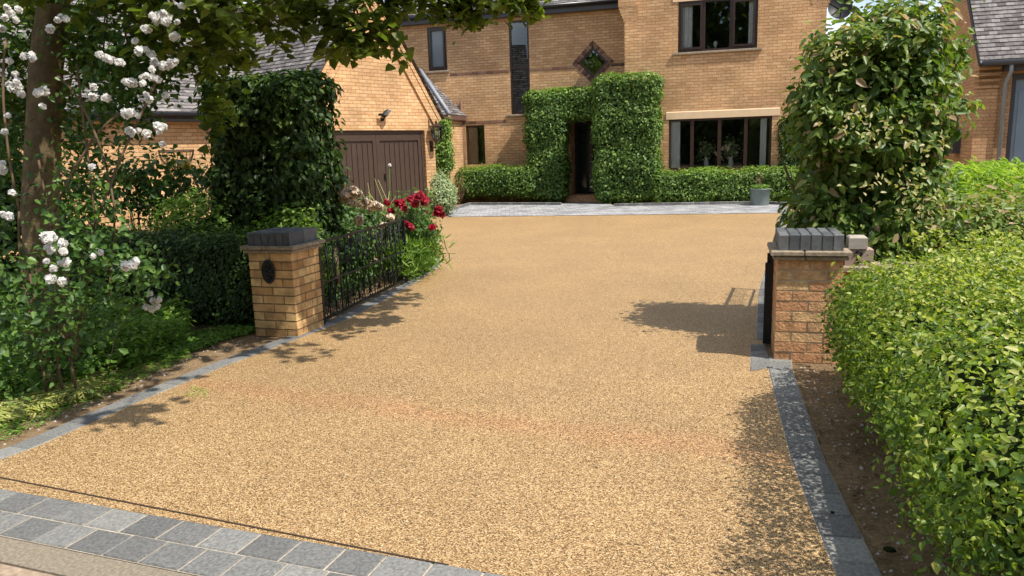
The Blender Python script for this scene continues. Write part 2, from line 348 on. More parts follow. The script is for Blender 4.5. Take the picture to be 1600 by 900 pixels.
def shrub(name, mat, parent, sdfs, n, size, ratio=.55, thick=.16, lumpk=5, amp=.05, fuzz=.03, outw=1.0, upw=.4, rw=.6, topt=.25, droop=.15, core=True, tmean=.4, tsd=.22, zmin=.02, sv=.3, hang=.3, cfill=1.0):
    def sd(p):
        return np.min(np.stack([s(p) for s in sdfs]), 0)
    ph = rng.random(3)*6
    vols = np.array([(s.bb[2]-s.bb[1]+.2)*(s.bb[4]-s.bb[3]+.2)*(s.bb[6]-s.bb[5]+.2) for s in sdfs]); out = []; got = 0
    while got < n:
        for s, vv in zip(sdfs, vols/vols.sum()):
            k = int(vv*n*4)+200; fr, x0, x1, y0, y1, z0, z1 = s.bb; e = .1
            u = rng.random((k, 3)); q = fr.o+np.outer(x0-e+u[:, 0]*(x1-x0+2*e), fr.r)+np.outer(y0-e+u[:, 1]*(y1-y0+2*e), fr.i)
            q[:, 2] = fr.o[2]+z0-e+u[:, 2]*(z1-z0+2*e)
            d = sd(q)+lump(q, lumpk, amp, ph)+lump(q, lumpk*3.1, amp*.4, ph+1)
            off = rng.exponential(fuzz, k)
            ok = (d > -thick) & (d < off) & (q[:, 2] > zmin) & (rng.random(k) < np.clip(1+d/thick*.75, .2, 1))
            out.append(q[ok]); got += ok.sum()
    Pp = np.concatenate(out); Pp = Pp[rng.permutation(len(Pp))[:n]]; k = len(Pp)
    e = .02; g = np.stack([sd(Pp+np.eye(3)[i]*e)-sd(Pp-np.eye(3)[i]*e) for i in range(3)], 1); g = nrmz(g+1e-6)
    Nn = g*outw+np.array([0, 0, upw])+rnd(k)*rw
    Dd = rnd(k)+g*.5+np.array([0, 0, -hang])
    t = np.clip(rng.normal(tmean, tsd, k)+topt*np.clip(g[:, 2], 0, 1)*rng.random(k)+lump(Pp, 4, .1, ph+2), 0, 1)  # topt lightens upward leaves: young growth and top light put into tint
    o = leafmesh(name, mat, parent, Pp, Nn, Dd, size*(1+sv*rng.normal(size=k)).clip(.5, 1.8), ratio, .3, droop, t)
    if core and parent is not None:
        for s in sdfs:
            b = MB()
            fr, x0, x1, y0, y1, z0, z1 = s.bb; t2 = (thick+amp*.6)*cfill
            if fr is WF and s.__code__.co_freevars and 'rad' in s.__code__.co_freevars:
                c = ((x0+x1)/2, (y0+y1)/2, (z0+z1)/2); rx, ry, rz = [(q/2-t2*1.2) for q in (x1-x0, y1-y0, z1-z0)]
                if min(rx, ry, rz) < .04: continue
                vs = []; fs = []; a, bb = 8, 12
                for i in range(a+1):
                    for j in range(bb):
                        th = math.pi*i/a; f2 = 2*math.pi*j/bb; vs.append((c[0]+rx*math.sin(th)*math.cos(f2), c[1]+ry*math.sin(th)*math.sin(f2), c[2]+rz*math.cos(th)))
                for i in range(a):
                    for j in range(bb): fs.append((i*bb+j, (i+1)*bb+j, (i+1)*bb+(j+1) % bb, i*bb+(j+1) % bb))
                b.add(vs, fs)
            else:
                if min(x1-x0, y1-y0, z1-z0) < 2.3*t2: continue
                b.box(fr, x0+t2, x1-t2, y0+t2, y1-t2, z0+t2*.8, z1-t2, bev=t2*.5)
            b.build('light_block_core', m_core, parent)  # solid dark core added inside the leaves to block light
    return o
def stem(parent, pts, r, mat=None, n=6):
    b = MB(); b.tube(pts, r, n); return b.build('stem', mat or m_bark, parent)
def bez(a, b, sag=0, n=8, wob=0):
    a, b = np.array(a, float), np.array(b, float); m = (a+b)/2+np.array([0, 0, sag])+rng.normal(size=3)*wob
    return [(1-t)**2*a+2*t*(1-t)*m+t*t*b for t in np.linspace(0, 1, n)]

def flower_mesh(name, mat, r, petals=34):
    d = rnd(petals); d[:, 2] = np.abs(d[:, 2])*1.0-.25; d = nrmz(d)
    Pp = d*r*.35*rng.random((petals, 1)); Nn = d+rnd(petals)*.25; Dd = np.cross(d, rnd(petals))+d*.25+np.array([0, 0, .2])
    n = petals; Pp = Pp+d*r*(.35+.35*rng.random((n, 1)))-nrmz(Dd)*r*.45
    o = leafmesh(name, mat, None, Pp, Nn, Dd, np.full(n, r*1.05), .95, .5, .25, org=np.zeros(3))
    me = o.data; COL.objects.unlink(o); del WL[o]; bpy.data.objects.remove(o); return me
def put_flower(me, parent, loc, s=1, name='flower', label=None):
    o = bpy.data.objects.new(name, me); COL.objects.link(o); o.parent = parent; o.location = np.array(loc)-WL[parent]
    o.rotation_euler = (rng.normal()*.7, rng.normal()*.7, rng.random()*6.3); o.scale = (s,)*3
    if label: o['label'] = label
    return o

# ================================================================== SETTING: GROUND
def sheet(name, pts, z, mat, thick=0, label=None):
    b = MB(); pts = [np.array([p[0], p[1], z]) for p in pts]
    b.add(pts, [tuple(range(len(pts)))])
    o = b.build(name, mat); tag(o, kind='structure'); return o
b = MB(); gx = np.linspace(-70, 70, 2); b.add([(-150, -150, 0), (150, -150, 0), (150, 150, 0), (-150, 150, 0)], [(0, 1, 2, 3)])
tag(b.build('ground', m_soil), kind='structure')

L_in = [G(-60, 750), G(0, 722), G(60, 700), G(230, 625), G(350, 575), G(470, 530), G(540, 502), G(600, 471), G(650, 443), G(682, 421), G(690, 411), G(684, 403), G(650, 399)]
R_in = [G(1172, 582), G(1172, 541)]
R_low = [G(1305, 900), G(1265, 800), G(1235, 720), G(1215, 640), G(1200, 578)]
FR0, FR1 = G(-60, 757), G(790, 904)            # gravel / front paver line
dv = [FR0]+L_in+[(-3.6, 13.9, 0), (-2.2, 17.5, 0), (-1.9, 18.12, 0), (-1.38, 17.98, 0), (5.93, 16.46, 0), (2.62, 7.85, 0), G(1196, 541), G(1172, 541), G(1172, 582), G(1200, 578)]+R_low[::-1][1:]+[(1.16, 2.2, 0), (.2, 2.52, 0)]
sheet('driveway', dv, .012, m_gravel)
# pavers laid along a line: list of (inner, outer) polylines
def strip(name, A, Bq, bl, z0, z1, gap=.006, rows=1):
    A = [np.array(p, float)[:2] for p in A]; Bq = [np.array(p, float)[:2] for p in Bq]
    sA = np.r_[0, np.cumsum([np.linalg.norm(A[i+1]-A[i]) for i in range(len(A)-1)])]
    A_ = np.array(A); B_ = np.array(Bq); L = sA[-1]; m = MB()
    def at(arr, s): return np.array([np.interp(s, sA, arr[:, 0]), np.interp(s, sA, arr[:, 1])])
    for rI in range(rows):
        s = -(bl*.5 if rI % 2 else 0)
        while s < L:
            s0, s1 = max(0, s), min(L, s+bl*random.choice([1, 1, .93, 1.05]))
            s = s1 if s >= 0 else s+bl
            if s1-s0 < .02: continue
            q = []
            for ss in (s0+gap/2, s1-gap/2):
                a_, b_ = at(A_, ss), at(B_, ss); d = b_-a_
                q.append((a_+d*(rI/rows)+d*gap/np.linalg.norm(d)*.5, a_+d*((rI+1)/rows)-d*gap/np.linalg.norm(d)*.5))
            (a0, b0), (a1, b1) = q; c = (a0+a1+b0+b1)/4; h = z1+random.uniform(-.0015, .0015); bv = .005
            base = [(*p, z0) for p in (a0, b0, b1, a1)]; t1 = [(*p, h-bv) for p in (a0, b0, b1, a1)]; t2 = [(*(p+(c-p)/np.linalg.norm(c-p)*bv*1.4), h) for p in (a0, b0, b1, a1)]
            m.add(base+t1+t2, [(0, 1, 5, 4), (1, 2, 6, 5), (2, 3, 7, 6), (3, 0, 4, 7), (4, 5, 9, 8), (5, 6, 10, 9), (6, 7, 11, 10), (7, 4, 8, 11), (8, 9, 10, 11)])
    o = m.build(name, m_paver); tag(o, kind='structure')
    mm = MB(); n = len(A)
    for i in range(n-1): mm.quad((*A[i], z1-.006), (*A[i+1], z1-.006), (*Bq[i+1], z1-.006), (*Bq[i], z1-.006))
    q = mm.build('paving_joints', m_joint); tag(q, kind='structure')
    return o
def offs(pts, w):
    pts = [np.array(p, float)[:2] for p in pts]; out = []
    for i in range(len(pts)):
        d = pts[min(i+1, len(pts)-1)]-pts[max(i-1, 0)]; d /= np.linalg.norm(d); out.append(pts[i]+np.array([-d[1], d[0]])*w)
    return out
Lp = L_in[:12]
strip('driveway_edging', Lp, offs(Lp, .15), .2, -.02, .018)
# right edging (outer on the right)
Rp = [(1.12, 2.25)]+R_low+[G(1200, 560)]
strip('driveway_edging', Rp, offs(Rp, -.165), .2, -.02, .018)
s_ = [G(1172, 583), G(1172, 541)]; strip('driveway_edging', s_, [G(1205, 577), G(1196, 541)], .14, -.02, .018)
# far right border behind the gate to the house
q = [(1.98, 5.95), (2.62, 7.85), (5.93, 16.46), (6.5, 18.1)]; strip('driveway_edging', q, offs(q, -.16), .2, -.02, .02)
# front apron: two courses, then kerbstone, channel and road
d = (FR1-FR0)[:2]; d /= np.linalg.norm(d); nn = np.array([d[1], -d[0]])
a0 = FR0[:2]+(-d)*.6; a1 = FR1[:2]+d*1.6
strip('paved_apron', [a0, a1], [a0+nn*.345, a1+nn*.345], .205, -.02, .018, .0085, 2)
def band(name, o0, o1, z, mat, z0=-.02):
    b = MB(); p = [a0+nn*o0-d*3, a1+nn*o0+d*3, a1+nn*o1+d*3, a0+nn*o1-d*3]
    b.prism([(*p[3], z0), (*p[2], z0), (*p[1], z0), (*p[0], z0)], [(*p[3], z), (*p[2], z), (*p[1], z), (*p[0], z)])
    return tag(b.build(name, mat), kind='structure')
band('kerb', .352, .50, .014, m_conc)
band('road_channel', .503, .60, .006, m_pink)
band('road', .60, 9, .004, m_asph)
# thin trim strip in the resin, its brown standing in for a shadow line
b = MB(); p0, p1 = G(-40, 742), G(700, 888)
dd_ = (p1-p0)/np.linalg.norm(p1-p0); n2 = np.array([-dd_[1], dd_[0], 0])*.004
b.prism([p0-n2, p1-n2, p1+n2, p0+n2], [q+np.array([0, 0, .0165]) for q in (p0-n2, p1-n2, p1+n2, p0+n2)])
tag(b.build('trim_shadow_line', plain('shadow_line_brown', (.05, .032, .02), .7)), kind='structure')

# rear block paving and its kerbs
HF = F((3.19, 20.84), 16.73)
sheet('rear_paving', [(-1.38, 17.98), (5.93, 16.46), (6.75, 18.35), (6.1, 19.15), (2.72, 19.65), (2.75, 20.9), (1.2, 21.3), (1.39, 20.6), (-1.12, 21.66), (-1.75, 19.3)], .02, m_rearpave)
strip('rear_kerb', [(-1.55, 19.4), (-1.12, 21.6), (1.39, 20.54)], offs([(-1.55, 19.4), (-1.12, 21.6), (1.39, 20.54)], .11), .12, -.02, .085)
strip('rear_kerb', [(2.72, 19.58), (6.3, 18.98), (6.72, 18.4)], offs([(2.72, 19.58), (6.3, 18.98), (6.72, 18.4)], .11), .12, -.02, .085)

# ================================================================== HOUSE
def wallp(b, fr, y, x0, x1, z0, z1, holes, depth=.1, skip=()):
    """front skin of a wall in the plane y, with rectangular holes and their reveals"""
    xs = sorted({x0, x1, *[h[0] for h in holes], *[h[1] for h in holes]}); zs = sorted({z0, z1, *[h[2] for h in holes], *[h[3] for h in holes]})
    for i in range(len(xs)-1):
        for j in range(len(zs)-1):
            cx, cz = (xs[i]+xs[i+1])/2, (zs[j]+zs[j+1])/2
            if any(h[0] < cx < h[1] and h[2] < cz < h[3] for h in holes): continue
            b.quad(fr.p(xs[i], y, zs[j]), fr.p(xs[i+1], y, zs[j]), fr.p(xs[i+1], y, zs[j+1]), fr.p(xs[i], y, zs[j+1]))
    for h in holes:
        if h in skip: continue
        a, c, e, g = h[:4]; dp = h[4] if len(h) > 4 else depth
        P4 = [(a, e), (c, e), (c, g), (a, g)]
        for k in range(4):
            (xa, za), (xb, zb) = P4[k], P4[(k+1) % 4]
            b.quad(fr.p(xa, y, za), fr.p(xa, y+dp, za), fr.p(xb, y+dp, zb), fr.p(xb, y, zb))
def window(parent, fr, y, x0, x1, z0, z1, mull=(), trans=(), fmat=None, gmat=None, casement=(), curtains=(), label=None, fw_=.055, room=True):
    """y is the outer wall plane; frame sits .07 behind it"""
    fmat = fmat or m_brown; gmat = gmat or m_glass
    fb = MB(); ya, yb = y+.02, y+.08
    fb.box(fr, x0, x1, ya, yb, z0, z0+fw_); fb.box(fr, x0, x1, ya, yb, z1-fw_, z1)
    fb.box(fr, x0, x0+fw_, ya, yb, z0+fw_, z1-fw_); fb.box(fr, x1-fw_, x1, ya, yb, z0+fw_, z1-fw_)
    xs = [x0+fw_*.5]+list(mull)+[x1-fw_*.5]
    for m in mull: fb.box(fr, m-.045, m+.045, ya-.003, yb, z0+fw_, z1-fw_)
    for t in trans: fb.box(fr, x0+fw_, x1-fw_, ya-.002, yb, t-.05, t+.05)
    wo = fb.build('window', fmat, parent)
    if label: wo['label'] = label
    zz = [z0+.03]+list(trans)+[z1-.03]
    for i in range(len(xs)-1):
        for j in range(len(zz)-1):
            g = MB(); a, c, e, f_ = xs[i]+.02, xs[i+1]-.02, zz[j]+.02, zz[j+1]-.02
            if i in casement:     # opening light with its own thicker sash standing proud
                s = MB(); a2, c2, e2, f2 = a+.015, c-.012, e+.015, f_-.012
                s.box(fr, a2, c2, ya-.03, ya+.01, e2, e2+.05); s.box(fr, a2, c2, ya-.03, ya+.01, f2-.05, f2)
                s.box(fr, a2, a2+.05, ya-.03, ya+.01, e2+.05, f2-.05); s.box(fr, c2-.05, c2, ya-.03, ya+.01, e2+.05, f2-.05)
                s.build('sash', fmat, wo)
            g.quad(fr.p(a, y+.048, e), fr.p(c, y+.048, e), fr.p(c, y+.048, f_), fr.p(a, y+.048, f_)); g.build('pane', gmat, wo)
    for (cx0, cx1) in curtains:
        c = MB(); n = 26; pts = []
        for k in range(n+1):
            x = cx0+(cx1-cx0)*k/n; pts.append((x, y+.088+.014*math.sin(k*1.5)+.006*math.sin(k*.7)))
        c.add([fr.p(x, yy, z) for z in (z0-.02, z1+.02) for x, yy in pts], [(k, k+1, n+2+k, n+1+k) for k in range(n)], smooth=True)
        c.build('curtain', m_curtain, wo)
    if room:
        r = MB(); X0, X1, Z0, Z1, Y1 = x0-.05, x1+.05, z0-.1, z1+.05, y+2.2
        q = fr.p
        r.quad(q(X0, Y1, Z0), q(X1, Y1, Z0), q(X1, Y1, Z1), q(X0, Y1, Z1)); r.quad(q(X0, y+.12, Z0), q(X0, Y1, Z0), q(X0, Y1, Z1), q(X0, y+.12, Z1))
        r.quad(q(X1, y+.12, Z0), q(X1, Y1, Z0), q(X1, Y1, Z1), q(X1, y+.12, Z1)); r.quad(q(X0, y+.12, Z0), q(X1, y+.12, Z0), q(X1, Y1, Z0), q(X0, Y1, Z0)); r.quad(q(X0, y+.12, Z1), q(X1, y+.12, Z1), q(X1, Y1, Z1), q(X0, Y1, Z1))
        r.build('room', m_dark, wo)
    return wo
def sill(parent, fr, y, x0, x1, z, mat, proj=.06, h=.05):
    b = MB(); b.box(fr, x0, x1, y-proj, y+.06, z-h, z, bev=.008); return b.build('sill', mat, parent)
def tiles(b, p0, along, up, nrow, gauge, w0, w1=None, shift=None, th=.014, tw=.17):
    """stepped tile courses. p0 lower corner; along/up unit vectors; w(row) gives (s0,s1) along extents"""
    p0 = np.array(p0, float); nrm = np.cross(along, up); nrm = nrm if nrm[2] > 0 else -nrm
    for r in range(nrow):
        s0, s1 = w0(r*gauge) if callable(w0) else (0, w0)
        t0, t1 = w0((r+1)*gauge) if callable(w0) else (0, w0)
        s0, s1 = min(s0, t0+99), s1
        s = s0-(tw/2 if r % 2 else 0)
        while s < s1-.01:
            a, c = max(s, s0), min(s+tw, s1); s += tw
            if c-a < .015: continue
            jit = random.uniform(-.004, .004); lift = th+random.uniform(0, .006)
            lo = p0+up*(r*gauge+jit)+nrm*lift; hi = p0+up*((r+1)*gauge+.01)+nrm*.002
            hi_a, hi_c = (max(a, t0), min(c, t1)) if callable(w0) else (a, c)
            if hi_c < hi_a: hi_a = hi_c = (a+c)/2
            g = .002
            v = [lo+along*(a+g), lo+along*(c-g), hi+along*(hi_c-g), hi+along*(hi_a+g), lo-nrm*th*1.2+along*(a+g), lo-nrm*th*1.2+along*(c-g)]
            b.add(v, [(0, 1, 2, 3), (4, 5, 1, 0)])

H = thing('brick_house', HF.p(0, 0, 0), 'two storey buff brick house with dark brown windows across the end of the drive', 'house')
# --- projecting right block: gable to the front
BW = 4.97; EZ = 5.15; AP = EZ+BW/2*1.05
holes = [(1.39, 3.36, 3.9, 5.16), (1.17, 3.78, .87, 2.2)]
b = MB(); wallp(b, HF, 0, 0, BW, 0, 5.3, holes)
q = HF.p
b.add([q(0, 0, 5.3), q(BW, 0, 5.3), q(BW/2, 0, AP+.15)], [(0, 1, 2)])
b.quad(q(0, .9, 0), q(0, 0, 0), q(0, 0, 5.3), q(0, .9, 5.3)); b.quad(q(0, 7, 4.2), q(0, .9, 4.2), q(0, .9, 5.3), q(0, 7, 5.3))
b.quad(q(BW, 0, 0), q(BW, 7, 0), q(BW, 7, 5.3), q(BW, 0, 5.3)); b.quad(q(BW, 7, 0), q(0, 7, 0), q(0, 7, 5.3), q(BW, 7, 5.3)); b.add([q(0, 7, 5.3), q(BW, 7, 5.3), q(BW/2, 7, AP)], [(2, 1, 0)])
b.build('wall', m_brick, H)
# corbelled kneelers
for sd in (0, 1):
    b = MB()
    def kx(e, i): return (-e, i) if sd == 0 else (BW-i, BW+e)
    for k in range(5):
        z = 4.78+k*.075; x_ = kx(.03*(k+1), .36); b.box(HF, x_[0], x_[1], -.004-.006*k, .4, z, z+.075)
    x_ = kx(.16, .36); b.box(HF, x_[0], x_[1], -.04, .4, 5.155, 5.6); b.build('kneeler', m_brick, H)
# block roof
b = MB()
for s in (-1, 1):
    al = HF.i; sl_ = math.hypot(BW/2+.2, AP-EZ+.1); up = (HF.r*(-s)*(BW/2+.2)+np.array([0, 0, AP-EZ+.15])); up /= np.linalg.norm(up)
    p = HF.p(BW/2+s*(BW/2+.2), -.12, 5.42); tiles(b, p, al, up, int(sl_/.1)+2, .1, 7.2)
b.build('roof', m_tile, H)
lw = window(H, HF, 0, 1.39, 3.36, 3.9, 5.16, (2.03, 2.72), curtains=((1.47, 1.75), (3.14, 3.30)), casement=(0, 2), label='three light upper window with white curtains')
b = MB(); b.lathe(HF.p(2.33, .2, 3.97), [(.0, 0), (.03, 0), (.012, .03), (.04, .07), (.055, .12), (.04, .17), (0, .19)], 12); b.build('ornament', m_white, lw)
sill(H, HF, 0, 1.25, 3.48, 3.895, m_ledge)
lw = window(H, HF, 0, 1.17, 3.78, .87, 2.2, (1.78, 2.48, 3.14), curtains=((1.22, 1.47), (3.5, 3.66)), label='four light ground floor window with white curtains and flowers behind the glass')
# vases of flowers behind the glass
for x in (2.15, 2.78):
    fl = MB(); fl.lathe(HF.p(x, .3, .92), [(.05, 0), (.07, .1), (.04, .22), (.06, .26)], 12); fl.build('vase', m_white, lw)
    k = 260; Pp = np.array([HF.p(x+rng.normal()*.11, .3+rng.normal()*.05, 1.36+rng.normal()*.13) for i in range(k)])
    tag(leafmesh('bouquet', L_vari, lw, Pp, rnd(k), rnd(k), .06, .6), kind='stuff')
b = MB(); b.box(HF, 1.1, 3.97, -.022, .05, 2.203, 2.4, bev=.02); b.build('lintel', m_cream, H)
b = MB(); b.box(HF, 1.25, 3.5, -.02, .05, 5.163, 5.33, bev=.02); b.build('lintel', m_cream, H)
sill(H, HF, 0, 1.14, 3.81, .868, m_brown, .05, .04)
# --- left wing, set back .9
Y = .9
DX, DZ, DR = -1.02, 3.88, .42
dh = (DX-.6, DX+.6, DZ-.6, DZ+.6)
door_h = (-1.70, -.45, .17, 2.3, .62)
w1 = (-6.0, -5.4, 3.92, 5.17); w2 = (-3.46, -2.87, 2.55, 5.17); w3 = (-4.9, -4.31, 1.12, 2.28)
b = MB(); wallp(b, HF, Y, -9.5, -.002, 0, 5.32, [dh, door_h, w1, w2, w3], skip=(dh,))
# corners round the diamond opening
c = [(DX, DZ-.6), (DX+.6, DZ), (DX, DZ+.6), (DX-.6, DZ)]; cr = [(dh[0], dh[2]), (dh[1], dh[2]), (dh[1], dh[3]), (dh[0], dh[3])]
b.add([q(c[0][0], Y, c[0][1]), q(cr[0][0], Y, cr[0][1]), q(c[3][0], Y, c[3][1])], [(0, 2, 1)])
b.add([q(c[0][0], Y, c[0][1]), q(cr[1][0], Y, cr[1][1]), q(c[1][0], Y, c[1][1])], [(0, 1, 2)])
b.add([q(c[1][0], Y, c[1][1]), q(cr[2][0], Y, cr[2][1]), q(c[2][0], Y, c[2][1])], [(0, 1, 2)])
b.add([q(c[2][0], Y, c[2][1]), q(cr[3][0], Y, cr[3][1]), q(c[3][0], Y, c[3][1])], [(0, 1, 2)])
b.quad(q(-9.5, 7, 0), q(-9.5, Y, 0), q(-9.5, Y, 5.32), q(-9.5, 7, 5.32))
b.build('wall', m_brick, H)
# diamond surround in dark brick, frame, pane
b = MB(); ins = DR+.0
for k in range(4):
    a_, c_ = np.array(c[k]), np.array(c[(k+1) % 4]); e = c_-a_; Ls = np.linalg.norm(e); e = e/Ls
    inn = np.array([DX, DZ])-(a_+c_)/2; inn /= np.linalg.norm(inn); nb_ = 11
    wdt = .6/math.sqrt(2)-DR/math.sqrt(2)
    for i in range(nb_):
        s0, s1 = i/nb_*Ls+.004, (i+1)/nb_*Ls-.004
        o0, o1 = a_+e*s0, a_+e*s1
        i0, i1 = o0+inn*wdt, o1+inn*wdt
        lim = wdt
        if s0 < lim: i0 = a_+e*max(s0, min(s1, s0))+inn*min(wdt, max(s0, .002)); 
        if Ls-s1 < lim: i1 = a_+e*s1+inn*min(wdt, max(Ls-s1, .002))
        pf = [q(x, Y-.014, z) for x, z in (o0, o1, i1, i0)]; pb = [q(x, Y+.1, z) for x, z in (o0, o1, i1, i0)]
        b.prism(pb, pf)
b.build('diamond_surround', m_dbrick, H)
dw = MB(); c2 = [(DX, DZ-DR), (DX+DR, DZ), (DX, DZ+DR), (DX-DR, DZ)]; c3 = [(DX, DZ-DR+.08), (DX+DR-.08, DZ), (DX, DZ+DR-.08), (DX-DR+.08, DZ)]
for k in range(4):
    j = (k+1) % 4; dw.prism([q(x, Y+.09, z) for x, z in (c2[k], c2[j], c3[j], c3[k])], [q(x, Y+.02, z) for x, z in (c2[k], c2[j], c3[j], c3[k])])
dwo = dw.build('window', m_brown, H); dwo['label'] = 'diamond shaped window in a dark brick surround'
g = MB(); g.prism([q(x, Y+.07, z) for x, z in c3], [q(x, Y+.06, z) for x, z in c3]); g.build('pane', m_glass, dwo)
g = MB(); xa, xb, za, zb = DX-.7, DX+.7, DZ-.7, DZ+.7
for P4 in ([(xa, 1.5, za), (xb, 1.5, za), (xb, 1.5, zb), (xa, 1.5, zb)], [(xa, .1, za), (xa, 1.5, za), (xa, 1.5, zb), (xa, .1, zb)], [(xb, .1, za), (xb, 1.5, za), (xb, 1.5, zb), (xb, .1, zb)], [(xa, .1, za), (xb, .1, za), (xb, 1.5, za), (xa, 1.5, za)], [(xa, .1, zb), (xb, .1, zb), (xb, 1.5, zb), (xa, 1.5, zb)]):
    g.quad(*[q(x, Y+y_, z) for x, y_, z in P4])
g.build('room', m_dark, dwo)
window(H, HF, Y, *w1, gmat=m_obsc, casement=(0,), label='small upper window with obscured glass', room=False)
window(H, HF, Y, *w2, trans=(3.87,), label='tall narrow stair window of two panes')
window(H, HF, Y, *w3, label='narrow ground floor window beside the drainpipe')
for (a_, c_, z_, m_) in ((-6.08, -5.32, 3.915, m_ledge), (-3.62, -2.78, 2.545, m_ledge)): sill(H, HF, Y, a_, c_, z_, m_)
# dark brick string courses
def course(x0, x1, z):
    x = x0; b = MB()
    while x < x1-.02:
        e = min(x+.215, x1); b.box(HF, x, e, Y-.012, Y+.05, z, z+.065); x += .225
    b.build('string_course', m_dbrick, H)
course(-5.32, w2[0]-.002, 3.75); course(w2[1]+.002, DX-.52, 3.75); course(DX+.52, -.005, 3.75); course(-5.0, w2[0]-.17, 2.33); course(-2.77, -1.8, 2.33)
# eave
b = MB(); b.box(HF, -7.3, -.18, Y-.22, Y+.02, 5.26, 5.42); b.build('fascia', m_fascia, H)
b = MB(); b.tube([q(-7.3, Y-.28, 5.44), q(-.2, Y-.28, 5.44)], .06, 8); b.build('gutter', m_soff, H)
b = MB(); up = HF.i*math.cos(math.radians(38))+np.array([0, 0, math.sin(math.radians(38))]); tiles(b, q(-7.6, Y-.25, 5.45), HF.r, up, 52, .1, 7.42); b.build('roof', m_tile, H)
# right neighbour side: corner pipe and dish
b = MB(); b.tube([q(-4.99, Y-.05, .1), q(-4.99, Y-.05, 3.05)], .035, 8); b.build('drainpipe', m_dbrick, H)
do = MB(); c_ = PY(1312, 14, 20.3); nrmv = np.array([-.25, -.9, .35]); nrmv /= np.linalg.norm(nrmv)
a_ = np.cross(nrmv, [0, 0, 1]); a_ /= np.linalg.norm(a_); u_ = np.cross(a_, nrmv)
vs = []; nR = 6
for i in range(nR+1):
    rr = .33*i/nR
    for k in range(20): th = k*math.pi/10; vs.append(c_+(a_*math.cos(th)*.9+u_*math.sin(th))*rr+nrmv*(.09*(i/nR)**2))
do.add(vs, [(i*20+k, i*20+(k+1) % 20, (i+1)*20+(k+1) % 20, (i+1)*20+k) for i in range(nR) for k in range(20)], smooth=True)
dob = do.build('satellite_dish', m_black, H)
b = MB(); b.tube([q(BW, .1, 4.9), c_-nrmv*.03], .02); b.tube([c_-u_*.3, c_+nrmv*.35], .012); b.build('bracket', m_black, dob)
# front door in its recess
b = MB(); yb_ = Y+.62
b.box(HF, -1.70, -.45, yb_, yb_+.06, .17, 2.3); b.build('door_frame', m_black, H)
b = MB(); b.box(HF, -1.27, -.5, yb_-.05, yb_-.002, .22, 2.24)
for x in (-1.17, -.84):
    b.box(HF, x, x+.27, yb_-.065, yb_-.05, .35, .95, bev=.01)
dro = b.build('front_door', m_terr, H)
b = MB(); b.box(HF, -1.16, -.6, yb_-.062, yb_-.052, 1.15, 2.05); b.build('pane', m_dglass, dro)
b = MB(); b.tube([q(-1.22, yb_-.06, 1.12), q(-1.22, yb_-.1, 1.12), q(-1.10, yb_-.1, 1.12)], .012); b.build('handle', m_lead, dro)
b = MB(); b.box(HF, -1.62, -1.36, yb_-.01, yb_-.003, .35, 2.15); b.build('side_light', m_dglass, H)
b = MB(); b.box(HF, -1.9, -.3, Y-.35, Y-.003, 0, .09); b.box(HF, -1.8, -.4, Y-.18, Y+.62, .09, .168); b.build('doorstep', m_pbrick, H)

# --- lean-to store between garage and house (hipped)
LX = HF.inv(PY(727, 185, 21.6))[0]; LX = -4.86
lt = MB(); yF = -.4
wallp(lt, HF, yF, LX-2.4, LX-.12, 0, 2.5, []); lt.quad(q(LX-.12, yF, 0), q(LX-.12, Y, 0), q(LX-.12, Y, 2.5), q(LX-.12, yF, 2.5))
lt.build('wall', m_brick, H)
b = MB(); b.box(HF, LX-2.4, LX, yF-.12, yF+.0, 2.43, 2.56); b.box(HF, LX-.12, LX, yF, Y, 2.43, 2.56); b.build('gutter', m_dbrick, H)
b = MB(); cs = math.cos(math.radians(45)); up = HF.i*cs+np.array([0, 0, cs]); Wd = 2.4
tiles(b, q(LX-Wd, yF-.12, 2.56), HF.r, up, 18, .1, lambda u: (0, Wd-u*cs)); 
up2 = -HF.r*cs+np.array([0, 0, cs]); tiles(b, q(LX, yF-.12, 2.56), HF.i, up2, 18, .1, lambda u: (min(u*cs, 1.42), 1.42)); b.build('roof', m_tile, H)
b = MB(); b.tube([q(LX, yF-.12, 2.58), q(LX-1.42, yF+1.3, 3.99)], .055, 6); b.build('hip_flashing', m_lead, H)

# ================================================================== GARAGE
GC = (-1.779, 18.62, 0); GF = F(GC, -52.85); gq = GF.p
GA = thing('garage', GF.p(-2, 0, 0), 'attached brick garage with steep gable and brown panelled double door', 'garage')
xr, xl, ez = .02, -3.78, 2.35; ax = -1.86; slp = 1.36; az_ = ez+(xr+.22-ax)*slp
b = MB(); gd = (-3.36, -.32, 0, 2.07); wallp(b, GF, 0, xl, xr, 0, ez, [gd], depth=.14)
b.add([gq(xl, 0, ez), gq(xr, 0, ez), gq(xr, 0, ez+.3), gq(ax, 0, az_), gq(xl, 0, ez+.3)], [(0, 1, 2, 3, 4)])
b.quad(gq(xr, 0, 0), gq(xr, 6.5, 0), gq(xr, 6.5, ez), gq(xr, 0, ez)); b.quad(gq(xl, 1.8, 0), gq(xl, 0, 0), gq(xl, 0, ez), gq(xl, 1.8, ez))
# side wing running on to the left, set back
b.quad(gq(-13, 1.8, 0), gq(xl, 1.8, 0), gq(xl, 1.8, 2.4), gq(-13, 1.8, 2.4))
b.build('wall', m_brick, GA)
